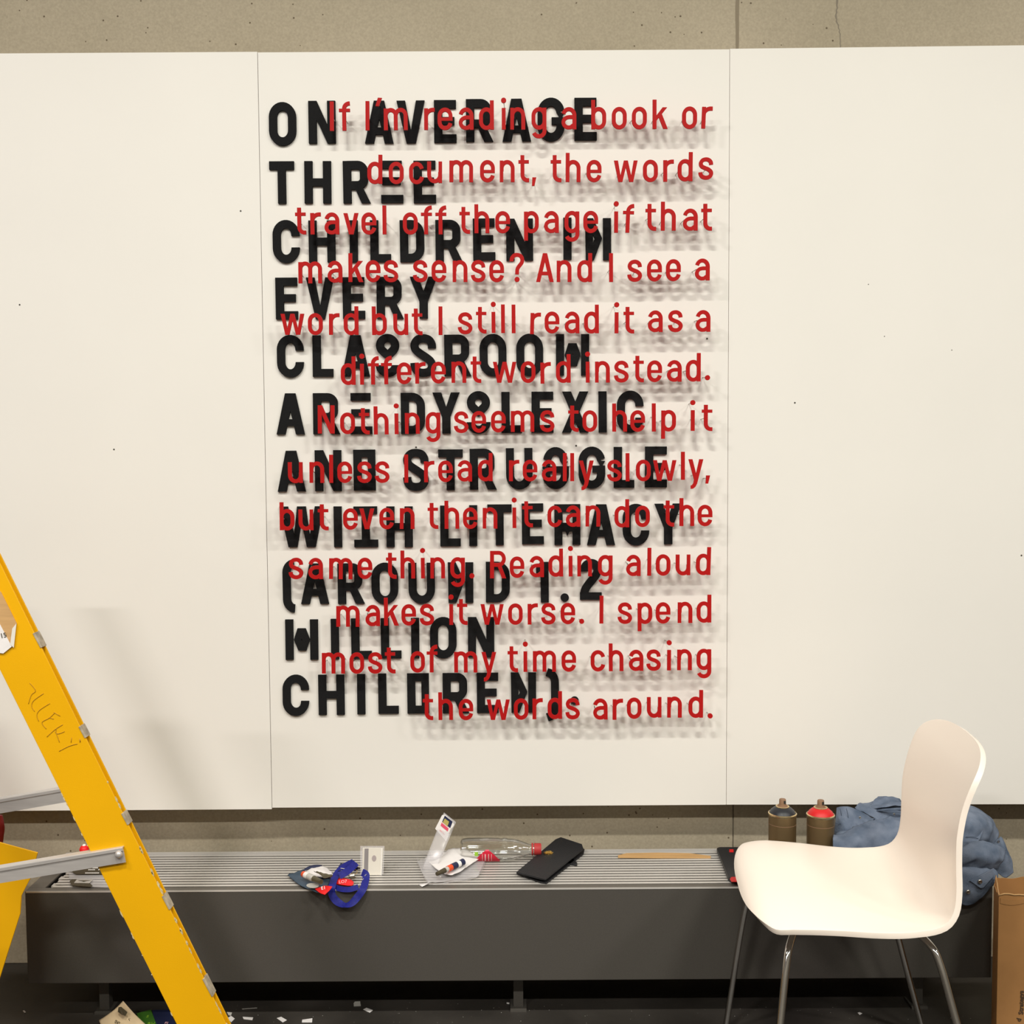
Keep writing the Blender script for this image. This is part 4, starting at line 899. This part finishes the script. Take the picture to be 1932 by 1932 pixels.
# blue lanyard ribbon hanging over the front edge
ly = empty('lanyard', Zp(655, 1660), 'royal blue lanyard ribbon hanging over the front edge of the heater', 'lanyard')
def ribbon(name, pts, wdt, m, par, side=None, th=.0007):
    P = cat([tuple(p) for p in pts], 8); n = len(P); vs = []; fs = []
    for i, p in enumerate(P):
        t = (P[min(i+1, n-1)]-P[max(i-1, 0)]).normalized(); u_ = i/(n-1)
        flat = t.cross(Vector((0, 1, -.3))).normalized()
        k = side(u_) if side else 0
        if i and flat.dot(pv_) < 0: flat = -flat
        pv_ = flat
        s = (flat*(1-k)+Vector((0, 1, .2))*k); s = (s-t*s.dot(t)).normalized()
        vs += [p-s*wdt/2, p+s*wdt/2]
    fs = [(2*i, 2*i+1, 2*i+3, 2*i+2) for i in range(n-1)]
    o = link(name, mesh(name, vs, fs, m, False), None, par); md = o.modifiers.new('thickness', 'SOLIDIFY'); md.thickness = th; md.offset = 0
    return o
yf = YF-.006
ribbon('ribbon', [atZ(667, 1627, ZT+.022), atZ(648, 1637, ZT+.020), atZ(634, 1652, ZT+.014), atZ(627, 1670, ZT+.010), atY(626, 1686, yf), atY(634, 1699, yf-.006), atY(648, 1707.5, yf-.012), atY(662, 1705, yf-.012), atY(674, 1693, yf-.008), atY(685, 1677, yf-.002), atZ(690, 1660, ZT+.012), atZ(690, 1650, ZT+.020), atZ(683, 1646, ZT+.022)], .0175, M['blue'], ly, side=lambda t: max(0, 1-abs(t-.52)/.13))
ribbon('ribbon', [atZ(672, 1628, ZT+.028), atZ(663, 1637, ZT+.026), atZ(652, 1646, ZT+.022), atZ(640, 1652, ZT+.017)], .0175, M['blue'], ly)
ribbon('ribbon', [atZ(628, 1672, ZT+.004), atZ(642, 1677, ZT+.003), atZ(660, 1678, ZT+.004), atZ(676, 1673, ZT+.008)], .0125, M['blue'], ly)
ribbon('ribbon', [atZ(645, 1629, ZT+.022), atZ(640, 1637, ZT+.018), atZ(634, 1646, ZT+.014)], .006, M['navy'], ly)
for q in ((689, 1650), (684, 1658), (679, 1665), (652, 1632)):
    c = atZ(q[0], q[1], ZT+.021); prism('ribbon_print', [c+Vector((-.002, -.002, -.002)), c+Vector((.002, -.003, .002)), c+Vector((.0035, -.003, .001)), c+Vector((0, -.002, -.003))], (0, .0004, 0), M['pale'], ly)
# crumpled packet of the lanyard's pass (slate) with red corners
pk = empty('crumpled_packet', Zp(585, 1655), 'crumpled slate blue printed packet with a red corner, under the blue ribbon', 'packet')
ZP = lambda x, y, h=.0: tuple(atZ(x, y, ZT+h))
patch('packet_sheet', [[ZP(543, 1652, .004), ZP(565, 1670, .003), ZP(590, 1682, .004), ZP(612, 1687, .010)],
                       [ZP(552, 1647, .006), ZP(575, 1656, .012), ZP(598, 1662, .012), ZP(620, 1670, .008)],
                       [ZP(572, 1640, .004), ZP(590, 1644, .012), ZP(606, 1650, .012), ZP(626, 1657, .006)]], M['slate'], pk, wr=.0025, wscale=60, seed=11)
patch('silver_lining', [[ZP(573, 1646, .012), ZP(590, 1652, .018), ZP(606, 1656, .018), ZP(628, 1655, .012)],
                        [ZP(578, 1637, .012), ZP(594, 1638, .022), ZP(610, 1642, .022), ZP(628, 1650, .014)],
                        [ZP(590, 1632, .010), ZP(602, 1633, .015), ZP(614, 1636, .015), ZP(626, 1646, .012)]], M['paper'], pk, wr=.003, wscale=70, seed=12)
patch('dark_edge', [[ZP(570, 1645, .018), ZP(582, 1640, .020), ZP(600, 1635, .020)], [ZP(572, 1642, .022), ZP(584, 1635, .024), ZP(606, 1633, .022)], [ZP(578, 1638, .02), ZP(590, 1632, .022), ZP(608, 1632, .018)]], M['navy'], pk, wr=.001, wscale=80, seed=13)
patch('red_corner', [[ZP(594, 1677, .012), ZP(604, 1685, .012), ZP(613, 1688, .012)], [ZP(604, 1674, .014), ZP(612, 1677, .014), ZP(622, 1680, .012)], [ZP(612, 1671, .014), ZP(620, 1672, .014), ZP(627, 1673, .012)]], M['rprint'], pk, wr=.0006)
text('red_corner_print', 'E1', .011, atZ(606, 1679, ZT+.0165), (1, .25, .1), (-.1, .6, .8), M['white_p'], pk)
sv = [atZ(580+12*math.cos(a)+10, 1671+4.6*math.sin(a), ZT+.016) for a in [i*math.pi/8 for i in range(16)]]
prism('silver_seal', sv, (0, 0, .0008), M['pale'], pk)
# small glue bottle on the packet
def little_tube(name, pa, pb, r, label, parts):
    t = empty(name, pa, label, 'glue')
    d = (pb-pa); L0 = d.length; z = d.normalized(); x = z.orthogonal().normalized(); y_ = z.cross(x)
    Rm = Matrix(((x.x, y_.x, z.x), (x.y, y_.y, z.y), (x.z, y_.z, z.z)))
    for (nm, f0, f1, ra, rb_, m) in parts:
        lathe(nm, [(0, f0*L0), (ra*r, f0*L0), (rb_*r, f1*L0), (0, f1*L0)], m, pa, rotm=Rm, parent=t, seg=20)
    return t
little_tube('glue_tube', atZ(572, 1649, ZT+.028), atZ(606, 1664, ZT+.030), .0078, 'small glue tube with orange end lying across the slate blue packet', [('base', 0, .13, .9, 1, M['orange']), ('body', .13, .30, 1, 1, M['white_p']), ('body_print', .30, .5, 1, 1, M['pale']), ('neck', .5, .6, .95, .8, M['pale']), ('cap', .6, 1, .95, .75, M['olive'])])
ow = empty('snack_wrapper', Zp(612, 1652), 'dark olive crumpled wrapper between the packet and the blue ribbon', 'wrapper')
patch('wrapper_sheet', [[ZP(592, 1643, .030), ZP(606, 1652, .032), ZP(610, 1658, .030)], [ZP(600, 1645, .034), ZP(614, 1650, .036), ZP(620, 1656, .032)], [ZP(614, 1648, .030), ZP(624, 1650, .032), ZP(626, 1654, .028)]], M['olive'], ow, wr=.003, wscale=70, seed=14)
rp = empty('red_packet', Zp(650, 1663), 'bright red printed packet lying between the loops of blue ribbon', 'packet')
patch('packet_sheet', [[ZP(630, 1667, .004), ZP(646, 1670, .004), ZP(664, 1671, .005), ZP(667, 1666, .006)], [ZP(632, 1661, .007), ZP(648, 1663, .008), ZP(662, 1664, .008), ZP(666, 1663, .007)], [ZP(634, 1656, .007), ZP(648, 1657, .008), ZP(658, 1659, .008), ZP(662, 1660, .007)]], M['rprint'], rp, wr=.001, wscale=50, seed=15)
text('packet_print', 'LO7', .011, atZ(639, 1667, ZT+.0095), (1, .12, .05), (0, .7, .7), M['rose'], rp)
ky = empty('key_bunch', Zp(668, 1648), 'small bunch of metal keys beside the ivory card', 'keys')
for k, (x, yv, h) in enumerate(((664, 1652, .012), (672, 1641, .014), (676, 1638, .014), (647, 1639, .020), (641, 1643, .018))):
    c = atZ(x, yv, ZT+h); a = k*1.1
    u_ = Vector((math.cos(a), math.sin(a)*.6, .2)).normalized(); v_ = Vector((-math.sin(a), math.cos(a), .3)).normalized()
    prism('key', [c-u_*.006-v_*.003, c+u_*.006-v_*.003, c+u_*.006+v_*.003, c-u_*.006+v_*.003], (0, 0, .001), M['white_p'] if k in (0, 3) else M['chrome'], ky)
prism('key_fob', [atZ(x, yv, ZT+.010) for x, yv in ((658, 1655), (668, 1654), (672, 1657), (662, 1659))], (0, 0, .002), M['darkp'], ky)
tube('key_ring', [atZ(668, 1645, ZT+.012)+Vector((.008*math.cos(a), .008*math.sin(a), .003*math.sin(a))) for a in [i*math.pi/8 for i in range(17)]], .0007, M['brass'], ky, 6)
# clear opened packaging with a shop label
bp_ = empty('clear_packaging', Zp(830, 1655), 'opened clear plastic packaging with a pink and white label on its raised lid', 'packaging')
# lid: raised slanted flap
ld = [atZ(796, 1640, ZT), atY(838, 1533, 2.86), atY(860, 1551, 2.86), atZ(822, 1642, ZT+.002)]
patch('lid', [[tuple(ld[0].lerp(ld[1], t)) for t in (0, .35, .7, 1)], [tuple(ld[3].lerp(ld[2], t)+Vector((0, 0, 0))) for t in (0, .35, .7, 1)]], M['film'], bp_, sub=5, thick=.0006)
tube('lid_edge', [ld[0], ld[1], ld[2], ld[3]], .0006, M['film'], bp_, 5)
tr = [(790, 1622), (806, 1665), (870, 1662), (903, 1652), (915, 1622), (880, 1612), (812, 1610)]
patch('tray', [[ZP(786, 1624, .004), ZP(830, 1610, .012), ZP(880, 1612, .012), ZP(918, 1618, .004)],
               [ZP(796, 1645, .014), ZP(830, 1640, .004), ZP(875, 1640, .004), ZP(908, 1640, .010)],
               [ZP(808, 1667, .010), ZP(838, 1662, .006), ZP(872, 1660, .004), ZP(902, 1655, .004)]], M['film'], bp_, wr=.003, wscale=35, seed=21, thick=.0006)
tube('tray_edge', cat([ZP(787, 1618, .008), ZP(798, 1648, .010), ZP(812, 1668, .003), ZP(850, 1664, .003), ZP(900, 1654, .003), ZP(917, 1622, .003)], 4), .0009, M['film'], bp_, 5)
# its label
lb = [atY(821, 1563.5, 2.846), atY(841.5, 1587, 2.846), atY(857, 1556, 2.846), atY(853.5, 1550, 2.846), atY(840, 1537, 2.846), atY(834, 1538, 2.846)]
prism('price_label', lb, (0, .0006, 0), M['white_p'], bp_)
F2 = lambda x, y: atY(780+x/7.43, 1520+y/7.43, 2.8452)
prism('label_picture', [F2(440, 140), F2(550, 225), F2(515, 315), F2(402, 228)], (0, .0004, 0), M['navy'], bp_)
F2 = lambda x, y: atY(780+x/7.43, 1520+y/7.43, 2.8447)
prism('label_motif', [F2(440, 180), F2(500, 225), F2(478, 290), F2(412, 232)], (0, .0004, 0), M['yel_p'], bp_)
prism('label_band', [F2(395, 238), F2(492, 320), F2(480, 362), F2(382, 280)], (0, .0004, 0), M['pink'], bp_)
prism('label_text_line', [F2(375, 335), F2(440, 400), F2(434, 415), F2(368, 350)], (0, .0004, 0), M['rose'], bp_)
prism('barcode', [F2(520, 330), F2(548, 300), F2(510, 410), F2(482, 425)], (0, .0004, 0), M['pale'], bp_)
# white crumpled paper under a glue tube
wp = empty('crumpled_paper', Zp(860, 1635), 'crumpled white paper sheet between the clear packaging and the bottle', 'paper')
patch('paper_sheet', [[ZP(808, 1627, .012), ZP(830, 1645, .009), ZP(850, 1652, .010), ZP(868, 1645, .010)],
                      [ZP(826, 1622, .016), ZP(846, 1628, .017), ZP(866, 1632, .016), ZP(884, 1634, .013)],
                      [ZP(836, 1606, .016), ZP(858, 1602, .024), ZP(878, 1604, .022), ZP(908, 1619, .012)]], M['paper'], wp, wr=.0035, wscale=40, seed=22)
little_tube('glue_tube', atZ(824, 1649, ZT+.025), atZ(874, 1626, ZT+.027), .0075, 'small glue tube with black nozzle and navy bands on the crumpled white paper', [('cap', 0, .30, .62, .85, M['darkp']), ('neck', .30, .40, .8, .9, M['pale']), ('orange_band', .40, .55, 1, 1, M['orange']), ('body', .55, .74, 1.05, 1.05, M['navy']), ('body_end', .74, .86, 1.05, 1.02, M['white_p']), ('crimped_end', .86, 1.0, 1.02, 1.1, M['navy'])])
o = patch('paper_scrap', [[ZP(790, 1669), ZP(797, 1667), ZP(809, 1666)], [ZP(796, 1673, .001), ZP(800, 1671, .003), ZP(808, 1667, .004)]], M['paper'], None, sub=3); tag(o, 'small white paper scrap at the front edge of the grille', 'paper scrap', 'paper scraps')
o = prism('paper_scrap', [ZP(823, 1652, .016), ZP(832, 1652, .016), ZP(832, 1655, .014), ZP(826, 1655, .014)], (0, 0, .0005), M['paper']); tag(o, 'tiny white paper scrap beside the black glue nozzle', 'paper scrap', 'paper scraps')
# black blister card with white print behind the ladder rail
bc_ = empty('blister_card', Zp(170, 1655), 'black blister card with white print and a grey arrow, behind the ladder rail', 'packaging')
def bcq(q, h, m, nm, t=.0008): prism(nm, [atZ(100+x/12.07, 1560+yv/12.07, ZT+h) for x, yv in q], (0, 0, t), m, bc_)
bcq([(430, 1030), (470, 1000), (720, 950), (1080, 900), (1200, 1080), (520, 1082)], .004, M['darkp'], 'upper_card')
bcq([(350, 1040), (1150, 1085), (1230, 1190), (370, 1190)], .001, M['film'], 'blister')
bcq([(375, 1240), (420, 1205), (1150, 1205), (1300, 1390), (860, 1370), (420, 1340)], .002, M['film'], 'lower_blister')
bcq([(380, 1240), (430, 1200), (540, 1200), (470, 1290), (840, 1290), (900, 1350), (860, 1368), (420, 1338)], .004, M['darkp'], 'lower_card')
bcq([(540, 1205), (905, 1205), (830, 1285), (480, 1280)], .005, M['pale'], 'grey_panel')
bcq([(570, 1222), (860, 1222), (760, 1234), (700, 1250), (650, 1234)], .0062, M['darkp'], 'arrow_print', .0004)
for (x, yv, w_) in ((800, 978, 160), (1030, 975, 50), (730, 1052, 330), (900, 935, 130)):
    for kk in range(int(w_/32)):
        bcq([(x+kk*32+8, yv-10), (x+kk*32+30, yv-12), (x+kk*32+24, yv+10), (x+kk*32, yv+12)], .0052, M['white_p'], 'print', .0004)
# red-topped glue bottle standing at the back of the grille
gb = empty('glue_bottle', Zp(158, 1612), 'small bottle with a red cap and white tip, standing half behind the ladder rail', 'bottle')
gp = atY(159, 1604, 2.90); go = (gp.x, 2.90, CZT+.001)
hh = gp.z-CZT
lathe('bottle_body', [(.010, 0), (.0115, .003), (.0115, hh-.004), (.0095, hh-.001)], M['rose'], go, parent=gb)
lathe('cap', [(.0118, hh-.001), (.0118, hh+.003), (.009, hh+.009), (.005, hh+.0115)], M['rprint'], go, parent=gb)
lathe('tip', [(.005, hh+.011), (.003, hh+.0145), (0, hh+.015)], M['white_p'], go, parent=gb)
# ------------------------------------------------------------------ litter on the floor
def scrap(q, label, m=None, z=.0008, t=.0005, nm='paper_scrap', cat_='paper scrap', grp='paper scraps'):
    o = prism(nm, [atZ(x, yv, z) for x, yv in q], (0, 0, t), m or M['paper']); return tag(o, label, cat_, grp)
C = lambda x, y: (400+x/3.22, 1700+y/3.22)
scrap([C(186, 704), C(250, 708), C(245, 724), C(192, 718)], 'white paper scrap on the floor, nearest to the ladder foot but one')
scrap([C(393, 712), C(420, 704), C(455, 724), C(430, 738)], 'white paper scrap on the floor, middle of the row right of the ladder')
scrap([C(548, 722), C(610, 713), C(608, 738), C(546, 738)], 'white paper scrap on the floor, last of the row right of the ladder')
scrap([C(860, 622), C(868, 612), C(900, 610), C(904, 638), C(862, 640)], 'grey paper scrap on the floor under the heater', M['pale'])
scrap([C(918, 660), C(938, 649), C(978, 664), C(958, 679)], 'pale paper scrap on the floor just in front of the heater shadow')
scrap([(429, 1921), (436, 1917), (443, 1922), (436, 1929)], 'white paper scrap touching the ladder foot')
scrap([C(90, 675), C(122, 678), C(115, 698), C(100, 694)], 'grey paper scrap behind the ladder foot', M['pale'])
scrap([(192, 1893), (198, 1888), (203, 1893), (200, 1898), (195, 1898)], 'small crumpled grey scrap beside the beige leaflet', M['pale'])
scrap([(43, 1907), (46, 1906.5), (49, 1910), (46, 1911)], 'tiny white scrap on bare floor near the bin')
scrap([(1618, 1911), (1622, 1910), (1627, 1912), (1622, 1915)], 'tiny white scrap on the floor between the chair legs')
scrap([C(1790, 617), C(1806, 618), C(1806, 626), C(1790, 624)], 'tiny white scrap on the floor beside the middle heater foot')
scrap([C(182, 655), C(274, 648), C(274, 651), C(184, 658)], 'thin pale thread on the dark floor under the heater', M['pale'], cat_='thread', nm='thread')
dust = bmesh.new(); rd_ = random.Random(12)
for _ in range(90):
    c = atZ(rd_.uniform(430, 1850), rd_.uniform(1888, 1932), .0006); s = rd_.uniform(.0005, .0016)
    a = rd_.uniform(0, 3); v = [dust.verts.new(c+Vector((s*math.cos(a+k*2.1), s*math.sin(a+k*2.1), 0))) for k in range(3)]; dust.faces.new(v)
o = link('dust', frombm('dust', dust, M['pale'])); tag(o, 'pale specks of dust scattered on the dark floor', 'dust', kind='stuff')
lt = empty('leaflet', atZ(235, 1915, .001), 'torn beige leaflet with a dark printed emblem, on the floor by the ladder', 'leaflet')
G4 = lambda x, y: (x/4.146, 1466+y/4.146)
patch('leaflet_sheet', [[tuple(atZ(*G4(965, 1752), .050)), tuple(atZ(*G4(1060, 1860), .030)), tuple(atZ(*G4(1180, 1975), .012))],
                        [tuple(atZ(*G4(890, 1825), .030)), tuple(atZ(*G4(960, 1900), .020)), tuple(atZ(*G4(1080, 2050), .006))],
                        [tuple(atZ(*G4(775, 1905), .006)), tuple(atZ(*G4(830, 2010), .004)), tuple(atZ(*G4(960, 2120), .003))]], M['beige'], lt, wr=.001, wscale=20, seed=31)
nq = [atZ(*G4(x, yv), zz) for x, yv, zz in ((930, 1800, .045), (950, 1795, .046), (1000, 1838, .040), (985, 1868, .036), (955, 1858, .036), (925, 1835, .036))]
prism('emblem_print', [p+Vector((0, -.003, .001)) for p in nq], (0, .0003, 0), M['darkp'], lt)
e1 = (atZ(*G4(960, 1925), .022)-atZ(*G4(905, 1890), .024)).normalized(); e2 = (atZ(*G4(940, 1870), .035)-atZ(*G4(920, 1905), .024)).normalized()
text('leaflet_print', '2A0', .012, atZ(*G4(945, 1922), .028)+Vector((0, -.003, .002)), -e1, -e2, M['darkp'], lt)
text('arrow_print', '<', .012, atZ(*G4(1005, 1905), .030)+Vector((0, -.004, .002)), e1, e2, M['darkp'], lt)
gc = empty('green_card', atZ(275, 1925, .001), 'green printed card lying on the floor between leaflet and ladder', 'card')
prism('card_sheet', [atZ(*G4(x, yv), .002) for x, yv in ((1070, 1850), (1180, 1822), (1225, 1940), (1240, 2040), (1120, 2040))], (0, 0, .0008), M['green'], gc)
text('card_print', '5', .014, atZ(*G4(1140, 1880), .0032), (1, .1, 0), (0, 1, 0), M['lime'], gc)
text('card_print', 'RU', .014, atZ(*G4(1150, 1935), .0032), (1, .1, 0), (0, 1, 0), M['lime'], gc)
nc = empty('navy_card', atZ(305, 1925, .001), 'dark navy printed card on the floor against the ladder rail', 'card')
prism('card_sheet', [atZ(*G4(x, yv), .0015) for x, yv in ((1190, 1825), (1320, 1822), (1420, 2040), (1230, 2040))], (0, 0, .0008), M['navy'], nc)
text('card_print', 'PJ', .012, atZ(*G4(1285, 1930), .0026), (1, .1, 0), (0, 1, 0), M['rose'], nc)
